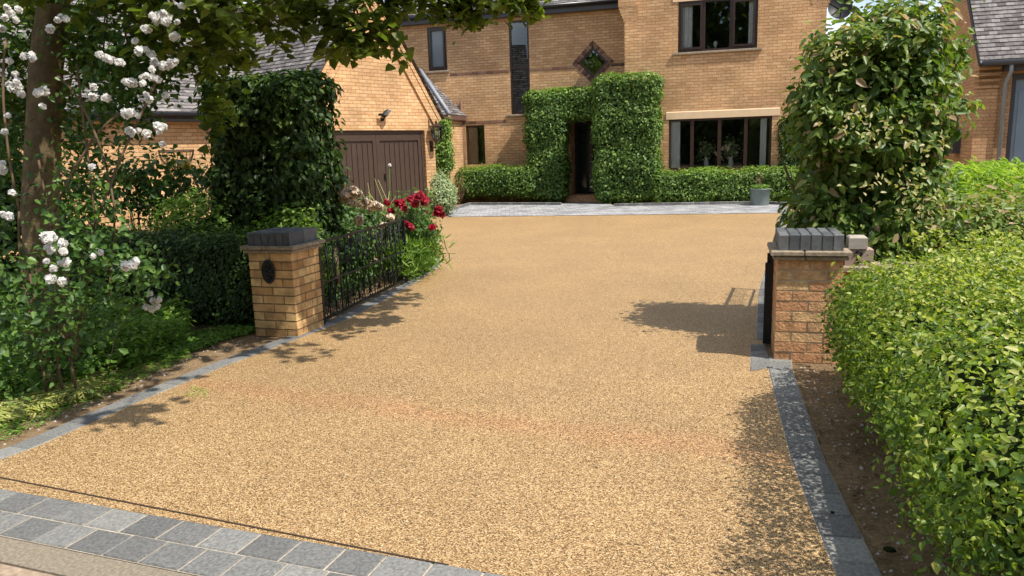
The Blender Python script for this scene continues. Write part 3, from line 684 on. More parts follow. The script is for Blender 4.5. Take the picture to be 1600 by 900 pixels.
# stepped verge brickwork along both slopes
b = MB()
for s in (1, -1):
    e0 = ax+s*((xr+.24)-ax) if s > 0 else ax-((xr+.24)-ax); 
    for (o_, wv, pr) in ((0, .09, .035), (.1, .05, .02), (.17, .13, .045)):
        dx = np.array([-s, slp]); dx = dx/np.linalg.norm(dx); nv = np.array([-s*slp, -1.]); nv /= np.linalg.norm(nv)
        A0 = np.array([e0, ez-.02])+nv*o_; Lh = abs(ax-e0)*math.hypot(1, slp)
        A1 = A0+dx*(Lh-o_*slp*.0)
        # trim to the centre line
        t = (ax-A0[0])/(dx[0]); A1 = A0+dx*t
        B0, B1 = A0+nv*wv, None; t = (ax-B0[0])/dx[0]; B1 = B0+dx*t
        if B0[1] < ez-.25: B0 = B0+dx*((ez-.25-B0[1])/dx[1])
        if A0[1] < ez-.25: A0 = A0+dx*((ez-.25-A0[1])/dx[1])
        P4 = [A0, A1, B1, B0]
        b.prism([gq(x, .05, z) for x, z in P4], [gq(x, -pr, z) for x, z in P4])
b.build('verge_course', m_brick, GA)
b = MB()
for s in (1, -1):
    hx = (xr+.3-ax); al = GF.i; up = np.array([0, 0, slp])+GF.r*(-s); up /= np.linalg.norm(up)
    p = gq(ax+s*hx, -.09, ez-.02); tiles(b, p, al, up, int(hx*math.hypot(1, slp)/.1)+1, .1, 6.5)
b.build('roof', m_tile, GA)
# wing roof over the side wing
b = MB(); up = GF.i*math.cos(math.radians(42))+np.array([0, 0, math.sin(math.radians(42))])
tiles(b, gq(-13.2, 1.55, 2.42), GF.r, up, 46, .1, 11.6, tw=.2); b.build('roof', m_tile, GA)
b = MB(); b.box(GF, -13.2, xl-.05, 1.56, 1.8, 2.3, 2.42); b.tube([gq(-13.2, 1.5, 2.42), gq(xl-.1, 1.5, 2.42)], .06, 8); b.build('gutter', m_soff, GA)
# door: frame, two leaves of vertical boards
b = MB(); b.box(GF, gd[0], gd[1], .06, .14, 1.99, 2.07); b.box(GF, gd[0], gd[0]+.07, .06, .14, 0, 1.99); b.box(GF, gd[1]-.07, gd[1], .06, .14, 0, 1.99); b.build('door_frame', m_gdoor, GA)
mid = (gd[0]+gd[1])/2
gdo = None
for (a_, c_) in ((gd[0]+.075, mid-.004), (mid+.004, gd[1]-.075)):
    b = MB(); b.box(GF, a_, c_, .10, .14, .02, 1.98)
    b.box(GF, a_, c_, .07, .10, 1.84, 1.98); b.box(GF, a_, a_+.1, .07, .10, .02, 1.84); b.box(GF, c_-.1, c_, .07, .10, .02, 1.84); b.box(GF, a_+.1, c_-.1, .07, .10, .02, .14)
    n = 8; w_ = (c_-a_-.2)/n
    for i in range(n): b.box(GF, a_+.1+i*w_+.012, a_+.1+(i+1)*w_-.012, .084, .1, .15, 1.79, bev=.0)
    b.build('garage_door', m_gdoor, GA)
b = MB(); b.box(GF, mid+.2, mid+.24, .05, .07, .95, 1.1); b.build('handle', m_black, GA)
# security light and lantern
c_ = np.array([-1.69, -.08, 2.4])
b = MB(); b.box(GF, -1.72, -1.66, -.05, 0, 2.27, 2.33); b.tube([gq(-1.69, -.02, 2.3), gq(-1.69, -.12, 2.36)], .015)
b.prism([gq(-1.77, -.16, 2.40), gq(-1.69, -.2, 2.37), gq(-1.56, -.18, 2.49), gq(-1.62, -.13, 2.53)], [gq(-1.77, -.06, 2.38), gq(-1.69, -.1, 2.34), gq(-1.56, -.08, 2.45), gq(-1.62, -.03, 2.5)])
b.box(GF, -1.85, -1.77, -.14, -.07, 2.38, 2.43); so = b.build('security_light', m_black, GA)
b = MB(); lx, ly, lz = -.12, -.2, 1.86
lp = gq(lx, ly, lz); b.tube([gq(lx, 0, lz-.16), gq(lx, -.1, lz-.22), gq(lx, ly, lz-.07)], .015); b.box(GF, lx-.05, lx+.05, -.02, 0, lz-.3, lz-.05)
b.lathe(lp, [(0, .44), (.03, .4), (.025, .36), (.18, .29), (.16, .275)], 6, smooth=False); b.lathe(lp, [(.10, 0), (.105, -.03), (.0, -.08)], 6, smooth=False)
for k in range(6):
    a_ = k*math.pi/3; b.tube([lp+np.array([.095*math.cos(a_), .095*math.sin(a_), 0]), lp+np.array([.145*math.cos(a_), .145*math.sin(a_), .28])], .008, 4)
lo = b.build('wall_lantern', m_brown, GA)
b = MB(); b.lathe(lp, [(.09, .005), (.138, .27)], 6, smooth=False); b.build('pane', m_glass, lo)
b = MB(); b.tube([gq(-.17, -.02, 2.32), gq(-.17, -.02, 2.1)], .012); b.build('cable', m_brown, GA)
# wire hay basket on the side wing wall
b = MB(); cx = -5.6; R_ = .36
rim = [gq(cx+R_*math.cos(t), 1.8-.22*math.sin(t), 1.75) for t in np.linspace(0, math.pi, 14)]
b.tube(rim, .012); b.tube([gq(cx-R_, 1.78, 1.75), gq(cx+R_, 1.78, 1.75)], .010)
for t in np.linspace(.1, math.pi-.1, 11):
    e = np.array([cx+R_*math.cos(t), 1.8-.22*math.sin(t), 1.75]); lowz = 1.75-.34
    b.tube([gq(cx+(e[0]-cx)*math.cos(u), 1.78+(e[1]-1.78)*math.cos(u), 1.75-.34*math.sin(u)) for u in np.linspace(0, math.pi/2, 7)], .008, 4)
o = b.build('wall_basket', m_brown); tag(o, 'empty black wire hay basket fixed high on the shaded brick wall at left', 'basket')

# ================================================================== NEIGHBOUR'S HOUSE
NF = F((10.39, 17.0, 0), 16.73); nq = NF.p
NB = thing('neighbour_house', nq(1, 0, 0), "neighbour's brick house with grey tiled roof and blue grey door at far right", 'house')
NB['label'] = 'neighbouring brick house with grey tiled roof and blue grey door at far right'
b = MB(); nz_ = 3.1; dep = 4.6; apz = nz_+dep/2*1.25
wallp(b, NF, 0, 0, 7, 0, nz_, [(.62, 2.9, 0, 2.85)])
b.quad(nq(0, dep, 0), nq(0, 0, 0), nq(0, 0, nz_), nq(0, dep, nz_)); b.add([nq(0, 0, nz_), nq(0, dep/2, apz), nq(0, dep, nz_)], [(0, 1, 2)])
b.quad(nq(7, 0, 0), nq(7, dep, 0), nq(7, dep, nz_), nq(7, 0, nz_))
b.build('wall', m_brickn, NB)
b = MB(); b.box(NF, -.06, .36, -.05, .3, 0, 2.55)
for k in range(4): b.box(NF, -.06-.0, .36, -.05-.03*(k+1), .3, 2.56+k*.13, 2.62+k*.13); 
b.box(NF, -.03, .34, -.03, .3, 2.55, 3.08)
b.build('corner_pier', m_brickn, NB)
b = MB(); th = math.atan(1.25); up = NF.i*math.cos(th)+np.array([0, 0, math.sin(th)])
tiles(b, nq(-.08, -.28, nz_-.05), NF.r, up, 33, .12, 7.4, th=.02); up = -NF.i*math.cos(th)+np.array([0, 0, math.sin(th)]); tiles(b, nq(-.08, dep+.28, nz_-.05), NF.r, up, 33, .12, 7.4)
b.build('roof', m_tile, NB)
b = MB(); b.tube([nq(-.09, -.28, nz_-.07), nq(-.09, dep/2, apz+.12)], .035, 4); b.tube([nq(-.09, dep/2, apz+.12), nq(-.09, dep+.28, nz_-.07)], .035, 4); b.build('verge', m_fascia, NB)
b = MB(); b.box(NF, .4, 7.3, -.2, -.02, nz_-.2, nz_-.06); b.tube([nq(-.06, -.32, nz_-.03), nq(7.3, -.32, nz_-.03)], .06, 8); b.build('gutter', m_fascia, NB)
b = MB(); b.tube([nq(.5, -.3, nz_-.05), nq(.5, -.3, nz_-.22), nq(.47, -.09, nz_-.45), nq(.47, -.09, 0)], .04, 8); b.build('downpipe', m_pipe, NB)
b = MB(); b.box(NF, .62, 2.9, .05, .12, 2.72, 2.85); b.box(NF, .62, .72, .05, .12, 0, 2.72); b.box(NF, 2.8, 2.9, .05, .12, 0, 2.72)
b.build('door_frame', m_fascia, NB)
b = MB(); b.box(NF, .72, 2.8, .09, .13, 0, 2.72)
for x in (.8, 1.32, 1.84, 2.34): b.box(NF, x, x+.4, .075, .09, .3, 2.5, bev=.01)
b.build('door', m_grey_door, NB)
b = MB(); b.box(NF, -.16, 0, 1.1, 1.5, 1.15, 1.7, bev=.02); b.build('meter_box', m_fascia, NB)
b = MB(); b.box(NF, -1.4, -.02, 3.6, 3.7, 0, 2.1); o = b.build('side_gate', m_gdoor); tag(o, 'tall brown wooden side gate between the shrub and the neighbouring brick gable', 'gate')

# ================================================================== GATE PILLARS
def pillar(fr, S, bm, rowsN, label, seed, rc=.004, mm=None):
    random.seed(seed)
    root = thing('gate_pillar', fr.p(S/2, S/2, 0), label, 'pillar', 'brick pillars either side of the drive')
    core = MB(); core.box(fr, rc, S-rc, rc, S-rc, 0, rowsN*.0765); 
    sh = MB(); hz = .0765; j = .012
    for r in range(rowsN):
        z0, z1 = r*hz+j/2, (r+1)*hz-j/2
        cuts = [0, S/2, S] if r % 2 else [0, S*.25, S*.75, S]
        e = .0
        for k in range(len(cuts)-1):
            a_, c_ = cuts[k]+(j/2 if k else 0), cuts[k+1]-(j/2 if k < len(cuts)-2 else 0)
            jt = random.uniform(-.003, .002); T = random.random()
            sh.box(fr, a_, c_, jt, .09, z0, z1, T); sh.box(fr, a_, c_, S-.09, S-jt, z0, z1)
        cuts = [.095, S*.62, S-.095] if r % 2 else [.095, S*.38, S-.095]
        for k in range(2):
            a_, c_ = cuts[k]+j/2*(k), cuts[k+1]-j/2*(1-k)
            jt = random.uniform(-.002, .002); T = random.random()
            sh.box(fr, S-.09, S+jt-.001, a_, c_, z0, z1, T); sh.box(fr, -jt+.001, .09, a_, c_, z0, z1)
    o = sh.build('brick_shaft', bm, root); core.build('mortar', mm or m_mortar, root)
    zt = rowsN*hz
    b = MB()
    for (z0, z1, pj) in ((zt, zt+.028, .03), (zt+.034, zt+.064, .05)):
        for k in range(2):
            g = random.uniform(.4, .6)
        b.box(fr, -pj, S*g-.004, -pj, S+pj, z0, z1, bev=.006); b.box(fr, S*g+.004, S+pj, -pj, S+pj, z0, z1, bev=.006)
    b.build('tile_ledge', m_ledge, root)
    b = MB(); zc = zt+.067; n = 6; w_ = S/n
    for i in range(n):
        for (y0, y1) in ((0, S/2-.005), (S/2+.005, S)):
            b.box(fr, i*w_+.004, (i+1)*w_-.004, y0, y1, zc, zc+.112+random.uniform(-.002, .002), bev=.006)
    b.box(fr, .006, S-.006, .006, S-.006, zc-.003, zc+.103)
    cp = b.build('coping', m_blue, root)
    return root, zt
PLF = F((-1.915-.44*math.cos(math.radians(18)), 6.51+.44*math.sin(math.radians(18))), 18)
pl, zt = pillar(PLF, .44, m_pbrick2, 10, 'brick pillar left of the drive with dark oval plaque and mossy lower courses', 3, .007, m_mortar2)
# oval plaque with relief
b = MB(); vs = []; c_RX, c_RZ = .066, .108; c_ = np.array([.20, -.012, .60]); n = 28; prof = [(1.0, .0), (1.0, .016), (.93, .026), (.84, .016)]
for rr, dp in prof:
    for k in range(n):
        t = 2*math.pi*k/n; vs.append(PLF.p(c_[0]+c_RX*rr*math.cos(t), -dp, c_[2]+c_RZ*rr*math.sin(t)))
b.add(vs, [(i*n+k, i*n+(k+1) % n, (i+1)*n+(k+1) % n, (i+1)*n+k) for i in range(3) for k in range(n)]+[tuple(3*n+k for k in range(n))], smooth=True)
for k in range(16):      # leafy relief
    t = random.random()*6.28; rr = random.random()**.5*.7; x, z = c_[0]+c_RX*rr*math.cos(t), c_[2]+c_RZ*rr*math.sin(t)
    cc = PLF.p(x, -.018, z); b.tube([cc+np.array([0, 0, -.015]), cc+np.array([random.uniform(-.012, .012), -.006, 0]), cc+np.array([random.uniform(-.015, .015), 0, .018])], [.006, .014, .004], 5)
b.build('plaque', m_plaque, pl)
PRF = F((1.921, 5.36), 16)
pr, _ = pillar(PRF, .44, m_pbrick, 10, 'rough faced reddish brick pillar right of the drive with grey brick coping', 8)
# low wall carrying on to the right with a stone number block
RW = F((1.921, 5.36), 16)
lwall = thing('garden_wall', RW.p(.9, .3, 0), 'low brick garden wall running right from the rough brick pillar behind the hedge', 'wall')
b = MB(); b.box(RW, .445, 3.4, .14, .36, 0, .66); b.build('brickwork', m_brick, lwall)
b = MB(); b.box(RW, .446, 3.4, .11, .39, .662, .70, bev=.01); b.build('coping', m_ledge, lwall)
nb = thing('number_block', RW.p(.58, .2, .70), 'small stone block with a dark number on it beside the right pillar', 'number sign')
b = MB(); b.box(RW, .47, .66, .16, .30, .702, .82, bev=.006); b.build('base_stone', plain('pinkish_stone', (.40, .29, .25), .9, var=.1), nb)
b = MB(); b.box(RW, .49, .615, .15, .29, .822, .91, bev=.01); b.build('top_stone', m_stone, nb)
b = MB(); zz = .712
pts = [(.54, .79), (.55, .805), (.57, .805), (.58, .785), (.57, .765), (.545, .735), (.54, .725), (.585, .725)]
b.tube([RW.p(x, .156, z) for x, z in pts], .007, 5); b.build('number', m_black, nb)

# ================================================================== GATES
def spiral(fr, cx, cz, r, turns, start, dirn, n=18, y=0):
    out = []
    for k in range(n+1):
        u = k/n; t = start+dirn*turns*2*math.pi*u; rr = r*(1-.8*u); out.append(fr.p(cx+rr*math.cos(t), y, cz+rr*math.sin(t)))
    return out
def gate(fr, W, Ht, label):
    root = thing('metal_gate', fr.p(0, 0, 0), label, 'gate', 'wrought iron drive gates standing open')
    b = MB(); b.box(fr, 0, .035, -.018, .018, .03, Ht+.02); b.box(fr, W-.03, W, -.016, .016, .03, Ht+.03); b.box(fr, .035, W-.03, -.012, .012, .05, .075); b.box(fr, .035, W-.03, -.012, .012, Ht-.02, Ht+.004)
    b.box(fr, .035, W-.03, -.010, .010, Ht*.5, Ht*.5+.014)
    b.build('frame', m_black, root)
    b = MB(); n = 15
    for i in range(n):
        x = .035+(W-.065)*(i+1)/(n+1); b.tube([fr.p(x, 0, .075), fr.p(x, 0, Ht-.02)], .0065, 5)
    b.build('bars', m_black, root)
    b = MB(); dx = (W-.065)/(n+1)
    for i in range(0, n+1):
        x = .035+dx*(i+.5)
        for (cz, sgn) in ((Ht*.27, 1), (Ht*.72, -1), (Ht*.88, 1), (.15, -1)):
            b.tube(spiral(fr, x, cz, dx*.42, 1.3, math.pi/2*sgn, 1 if i % 2 else -1), .005, 4)
        if i % 3 == 1:
            b.tube([fr.p(x-dx, 0, .08), fr.p(x-dx*.35, 0, Ht*.3), fr.p(x, 0, Ht*.5), fr.p(x-dx*.4, 0, Ht*.72), fr.p(x-dx, 0, Ht-.03)], .005, 4)
            b.tube([fr.p(x+dx, 0, .08), fr.p(x+dx*.35, 0, Ht*.3), fr.p(x, 0, Ht*.5), fr.p(x+dx*.4, 0, Ht*.72), fr.p(x+dx, 0, Ht-.03)], .005, 4)
    b.build('scrollwork', m_black, root)
    for i in range(3):
        b = MB(); b.tube(spiral(fr, W*(.62+.1*i), Ht+.045, .045, 1.2, -math.pi/2, 1 if i else -1), .006, 4); b.build('crest_scroll', m_black, root)
    b = MB(); b.box(fr, -.03, -.004, -.03, .03, .02, Ht*.93); b.build('hinge_post', m_black, root)
    return root
ga = G(505, 510); gb = G(636, 443); v_ = (gb-ga)[:2]; az = 90-math.degrees(math.atan2(v_[0], v_[1]))
GL = F((ga[0], ga[1]), -math.degrees(math.atan2(v_[1], v_[0])))
gate(GL, float(np.linalg.norm(v_)), .80, 'black wrought iron gate standing open on the left with scrolled bars before roses')
hp = PRF.p(-.03, .46, 0); v2_ = np.array([hp[0]+.24, hp[1]]); v2_ = v2_/np.linalg.norm(v2_)
GR = F((hp[0], hp[1]), -math.degrees(math.atan2(v2_[1], v2_[0])))
gate(GR, 2.25, .72, 'black wrought iron gate seen edge on behind the right pillar')

# ================================================================== PLANTS NEAR THE HOUSE
I = thing('ivy_arch', HF.p(-1, .3, 0), 'dense clipped ivy arch with tall right column around the front door', 'ivy')
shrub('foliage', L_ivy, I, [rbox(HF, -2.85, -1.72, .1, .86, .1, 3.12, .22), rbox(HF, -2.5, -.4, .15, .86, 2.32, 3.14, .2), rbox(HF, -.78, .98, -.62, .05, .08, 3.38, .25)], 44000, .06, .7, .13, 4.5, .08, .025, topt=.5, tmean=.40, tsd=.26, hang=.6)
for x in (-2.3, -.2, .5): stem(I, [HF.p(x, .3 if x < -1 else -.3, 0), HF.p(x+.1, .3 if x < -1 else -.3, 1.2)], .03)
I = thing('low_hedge', HF.p(-3.8, .4, 0), 'low clipped hedge under the narrow window left of the front door', 'hedge', 'low hedges along the house front')
shrub('foliage', L_ivy, I, [rbox(HF, -4.95, -2.6, .0, .75, .22, 1.08, .2)], 10000, .055, .65, .12, 5, .07, .025, topt=.5, tmean=.42)
for x in (-4.5, -3.8, -3.1): stem(I, [HF.p(x, .4, 0), HF.p(x+.05, .4, .6)], .025)
I = thing('low_hedge', HF.p(3, -.4, 0), 'low clipped hedge below the four light window right of the ivy arch', 'hedge', 'low hedges along the house front')
shrub('foliage', L_ivy, I, [rbox(HF, .8, 4.9, -.75, -.12, .08, .86, .18)], 16000, .055, .65, .12, 5, .06, .03, topt=.6, tmean=.5)
for x in (1.5, 2.4, 3.3, 4.2): stem(I, [HF.p(x, -.4, 0), HF.p(x+.05, -.4, .5)], .025)
I = thing('wall_ivy', HF.p(4.2, -.1, 0), 'dark ivy climbing the brick at the right end of the ground floor window', 'ivy')
shrub('foliage', L_dark, I, [rbox(HF, 3.98, 4.75, -.25, .02, .3, 2.1, .1)], 4500, .06, .7, .1, 5, .05)
I = thing('wall_ivy', HF.p(LX-.5, yF-.2, 0), 'bright green ivy column on the narrow wall beside the garage lantern', 'ivy')
shrub('foliage', L_ivy, I, [rbox(HF, LX-.9, LX+.02, yF-.3, yF+.02, 1.0, 2.42, .12), rbox(HF, LX-.9, LX-.15, yF-.3, yF+.02, .35, 1.3, .12)], 8500, .06, .7, .1, 5, .05, tmean=.75)
c_ = G(692, 338); I = thing('variegated_shrub', c_, 'pale variegated shrub at the foot of the garage corner', 'shrub')
shrub('foliage', L_vari, I, [ell(c_+np.array([-.05, .25, .52]), (.36, .35, .55))], 5000, .045, .6, .12, 6, .05)
b = MB(); b.tube([c_+np.array([-.05, .25, 0]), c_+np.array([-.05, .25, .5])], .03); b.build('stem', m_bark, I)
c_ = HF.p(LX+.05, -.1, 0); I = thing('bare_shrub', c_, 'thin reddish twiggy shrub at the base of the drainpipe', 'shrub')
for k in range(14): stem(I, bez(c_, c_+np.array([rng.normal()*.15, rng.normal()*.1, .5+.4*rng.random()]), .1, 5, .04), .008, m_dbrick, 4)
k = 260; shrubP = c_+np.stack([rng.normal(size=k)*.15, rng.normal(size=k)*.1, .3+.5*rng.random(k)], 1); leafmesh('foliage', L_lau, I, shrubP, rnd(k), rnd(k), .04, .5, tint=np.full(k, .95))
# flower pot
c_ = np.array([*(G(1187, 321.5)[:2]), .02]); I = thing('plant_pot', c_, 'round grey metal planter on the paving before the low hedge', 'planter')
b = MB(); b.lathe(c_, [(0, 0), (.215, 0), (.218, .02), (.235, .38), (.245, .385), (.245, .405), (.225, .405), (.222, .36), (0, .355)], 32); b.build('pot', m_galv, I)
b = MB(); b.lathe(c_, [(0, .37), (.221, .362)], 20); b.build('compost', m_soil, I)
I = thing('potted_plant', c_+np.array([0, 0, .37]), 'small leafy plant with thin reddish stems growing in the grey planter', 'plant')
k = 500; a_ = rng.random(k)*6.28; rr = rng.random(k)**.5*.2; Pp = c_+np.stack([rr*np.cos(a_), rr*np.sin(a_), .37+.12*rng.random(k)], 1); leafmesh('foliage', L_weed, I, Pp, np.array([0, -.3, 1])+rnd(k)*.6, rnd(k), .05, .5)
for k in range(9): stem(I, bez(c_+np.array([rng.normal()*.06, rng.normal()*.06, .37]), c_+np.array([rng.normal()*.14, rng.normal()*.1, .6+.2*rng.random()]), 0, 4, .03), .005, m_dbrick, 4)

# ================================================================== RIGHT SIDE PLANTING
# tall shrub behind the right pillar
I = thing('tall_shrub', (2.8, 6.1, 0), 'tall glossy leaved shrub with cream tipped sprays behind the right pillar', 'shrub')
SB = [rbox(F((2.84, 6.1, 0), 18), -.46, .40, -.40, .45, .5, 2.36, .28), ell((2.80, 6.05, 1.98), (.40, .4, .42)), ell((3.02, 6.05, 2.2), (.36, .36, .36)), ell((3.0, 6.0, 1.1), (.42, .36, .5)), ell((2.60, 6.1, 1.4), (.2, .3, .5)), ell((3.15, 6.05, 1.7), (.25, .3, .4))]
shrub('foliage', L_lau, I, SB, 13500, .072, .5, .24, 6.5, .20, .05, outw=.7, upw=.6, rw=.7, topt=.45, tmean=.52, tsd=.26, droop=.2, hang=.5)
# light upright shoots and cream sprays
k = 1500; ctr = rng.random((40, 3))
def sprays(parent, name, mat, cents, per, r, size, tint, ratio=.5, up=.6):
    cents = np.array(cents); Pp = np.repeat(cents, per, 0)+rng.normal(size=(len(cents)*per, 3))*r
    n = len(Pp); return leafmesh(name, mat, parent, Pp, rnd(n)*.7+np.array([.2, -.4, up]), rnd(n)+np.array([0, -.2, .1]), size, ratio, .3, .2, np.clip(rng.normal(tint, .12, n), 0, 1))
tips = [PY(x, y, 5.5) for x, y in ((1330, 190), (1350, 185), (1375, 195), (1310, 205), (1365, 210), (1395, 205), (1300, 75), (1315, 85), (1430, 300), (1410, 290), (1450, 320), (1440, 270), (1380, 280), (1360, 300), (1480, 330), (1465, 300), (1420, 330), (1455, 345), (1445, 235), (1460, 215))]
sprays(I, 'pale_sprays', L_spray, tips, 10, .055, .045, .5)
shoots = []
b = MB()
for (x, y, x1, y1) in ((1340, 60, 1335, 10), (1370, 50, 1375, 5), (1400, 45, 1405, 3), (1420, 40, 1425, 10), (1385, 50, 1390, 20), (1455, 70, 1450, 40), (1355, 60, 1345, 25), (1460, 110, 1500, 70), (1450, 120, 1478, 80), (1430, 40, 1435, 20), (1490, 100, 1518, 60), (1465, 130, 1510, 95), (1440, 60, 1472, 50)):
    A_, B_ = PY(x, y, 6.3), PY(x1, y1, 6.3); b.tube([A_, (A_+B_)/2+rng.normal(size=3)*.02, B_], .005, 4)
    for t in np.linspace(.2, 1, 6): shoots.append(A_+(B_-A_)*t)
b.build('shoots', m_twig, I)
sprays(I, 'shoot_leaves', L_lau, shoots, 7, .03, .07, .6)
for k in range(9):
    x = 2.8+rng.normal()*.2; y_ = 6.05+rng.normal()*.12; stem(I, [(x, y_, 0), (x+rng.normal()*.1, y_, .5), (x+rng.normal()*.2, y_, 1.4)], [.022, .018, .01], m_twig, 6)
# big foreground hedge
HR = F((1.41, 2.58, 0), 17.7)
I = thing('hedge', HR.p(1, 1.5, 0), 'large round topped pale green hedge beside the drive in the right foreground', 'hedge')
SB = [rbox(HR, -.05, 1.6, -1.1, 1.95, .26, .97, .34), rbox(HR, .02, 2.0, 1.0, 2.46, .2, .76, .28), rbox(HR, .5, 3.4, -1.1, 2.62, .28, .97, .38), rbox(HR, .3, 3.2, -1.1, 2.3, .0, .6, .2)]
ho = shrub('foliage', L_hedge, I, SB, 240000, .0235, .55, .20, 5.0, .085, .03, outw=.6, upw=.55, rw=1.0, topt=.66, tmean=.30, tsd=.27, droop=.15, zmin=.0, cfill=.92)  # low mean, high topt: shade of the hedge side painted into leaf tint
# larger out-growing shoots over the hedge
sh_ = []; b = MB()
for k in range(150):
    x, y_ = rng.random()*2.4+.35, rng.random()*3.2-.5; base = HR.p(x, y_, .9); tip = base+np.array([rng.normal()*.05, rng.normal()*.05, .07+.07*rng.random()])
    b.tube([base, tip], .002, 3)
    for t in (.35, .6, .8, 1): sh_.append(base+(tip-base)*t)
for k in range(110):
    y_ = rng.random()*3.3-.8; z = .15+rng.random()*.6; base = HR.p(.28, y_, z); tip = base+HR.r*(-.1-.08*rng.random())+np.array([0, 0, rng.normal()*.05])
    b.tube([base, tip], .002, 3)
    for t in (.5, .75, 1): sh_.append(base+(tip-base)*t)
tag(b.build('twigs', m_twig, I), kind='stuff')
sprays(I, 'shoot_leaves', L_hedge, sh_, 4, .014, .034, .8, .55)
for k in range(26):
    x, y_ = .4+rng.random()*.5, -.9+3.3*rng.random(); stem(I, [HR.p(x, y_, 0), HR.p(x-.15*rng.random(), y_+rng.normal()*.1, .35)], [.012, .006], m_twig, 5)
# feathery bright border plants
FP = [(1500, 300, 8.0), (1560, 290, 8.2), (1610, 300, 7.6), (1530, 265, 9.5), (1590, 262, 9.3), (1480, 300, 9.3), (1640, 280, 8.8)]
Pp = []; Dn = []; st = MB()
for (x, y, dd) in FP:
    c_ = PY(x, y, dd); c_ = np.array([c_[0], c_[1], 0])
    for k in range(90):
        top = c_+np.array([rng.normal()*.42, rng.normal()*.42, 1.0+.24*rng.random()]); base = c_+(top-c_)*np.array([.4, .4, 0])
        pts = bez(base, top, .0, 8, .06); st.tube(pts, .004, 3)
        for t in range(2, 8):
            for j in range(9): Pp.append(pts[t]+rng.normal(size=3)*.015); Dn.append(rng.normal(size=3)+np.array([0, 0, .5]))
I = thing('feathery_plants', (8*.55, 8.3, 0), 'clump of bright yellow green feathery stemmed plants at far right', 'plants', kind='stuff')
Pp = np.array(Pp); n = len(Pp); leafmesh('foliage', L_fern, I, Pp, rnd(n)*.6+np.array([.2, -.3, .8]), np.array(Dn), .105, .16, .2, .35)
st.build('stem', L_fern, I)
# mid-height border between the tall shrub and the hedge
I = thing('border_shrub', (3.9, 6.2, 0), 'loose pale leaved shrub between the tall shrub and the hedge top', 'shrub')
shrub('foliage', L_lau, I, [ell((3.75, 6.1, .72), (.7, .42, .42)), ell((4.6, 6.3, .70), (.7, .42, .4))], 9000, .055, .45, .2, 6, .1, .05, topt=.4, tmean=.62)
for k in range(8): stem(I, [(3.4+k*.2, 6.1, 0), (3.45+k*.2, 6.15, .6)], .012, m_twig, 5)
c_ = PY(1450, 345, 6.0); I = thing('seed_head', (c_[0], c_[1], 0), 'rust brown seed spike standing in the pale shrub above the hedge', 'plant')
b = MB(); b.tube([(c_[0], c_[1], 0), c_], .006); b.build('stem', m_twig, I)
k = 160; leafmesh('spike', plain('rust_spike', (.22, .10, .05), .8), I, c_+rng.normal(size=(k, 3))*np.array([.02, .02, .05]), rnd(k), rnd(k)+np.array([0, 0, .8]), .03, .5)

# ================================================================== LEFT SIDE PLANTING
TLF = F((-2.5, 8.1, 0), 18)
I = thing('topiary_column', (-2.5, 8.4, 0), 'dark clipped rectangular evergreen column behind the left pillar', 'shrub')
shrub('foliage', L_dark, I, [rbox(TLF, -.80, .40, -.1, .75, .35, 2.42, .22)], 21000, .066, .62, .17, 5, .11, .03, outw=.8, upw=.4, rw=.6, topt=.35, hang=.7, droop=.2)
for k in range(4): stem(I, [TLF.p(-.4+.3*k, .3, 0), TLF.p(-.4+.3*k, .3, .6)], .03)
HL = F((-2.36, 7.0, 0), 18)
I = thing('hedge', HL.p(-1, .4, 0), 'dark small leaved hedge in shade left of the left pillar', 'hedge')
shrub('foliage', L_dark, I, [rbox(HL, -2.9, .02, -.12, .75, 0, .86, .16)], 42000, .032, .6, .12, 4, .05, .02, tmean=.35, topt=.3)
I = thing('dark_shrub', (-5.6, 8.8, 0), 'dark overgrown shrub behind the tree trunk at the left edge of the photo', 'shrub')
I['label'] = 'dark overgrown shrub behind the tree trunk against the left brick wall'
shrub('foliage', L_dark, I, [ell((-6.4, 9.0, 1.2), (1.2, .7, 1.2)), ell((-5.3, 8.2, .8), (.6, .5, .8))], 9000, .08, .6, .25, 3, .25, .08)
# yellow green shrub behind the hedge
I = thing('golden_shrub', (-3.1, 8.2, 0), 'yellow green shrub between the dark hedge and the topiary column', 'shrub')
shrub('foliage', L_weed, I, [ell((-3.3, 8.3, .78), (.65, .45, .42)), ell((-2.3, 7.75, .62), (.4, .3, .4))], 9000, .04, .5, .15, 6, .08, .03, tmean=.7)

def rosebush(name, label, cents, rad, nl, tint, fl, me, flabel=None, size=.05, cat='rose bush', fs=1):
    c0 = np.mean(np.array(cents), 0); I = thing(name, (c0[0], c0[1], 0), label, cat)
    shrub('foliage', L_rose, I, [ell(c, r_) for c, r_ in zip(cents, rad)], nl, size, .6, .25, 7, .12, .06, tmean=tint, core=False, rw=.9)
    b = MB()
    for c, r_ in zip(cents, rad):
        for k in range(6): b.tube(bez((c[0]+rng.normal()*.06, c[1]+rng.normal()*.06, 0), (c[0]+rng.normal()*r_[0]*.5, c[1]+rng.normal()*r_[1]*.5, c[2]+r_[2]*.7), .1, 6, .05), .007, 5)
    b.build('stem', m_twig, I)
    for p in fl: put_flower(me, I, p, fs*rng.uniform(.8, 1.2))
    return I
me_red = flower_mesh('red_rose', P_red, .055); me_wh = flower_mesh('white_rose', P_white, .036); me_ye = flower_mesh('yellow_rose', P_yel, .06); me_pk = flower_mesh('pink_rose', P_pink, .05)
def pxs(l, d): return [PY(x, y, d+rng.normal()*.05) for x, y in l]
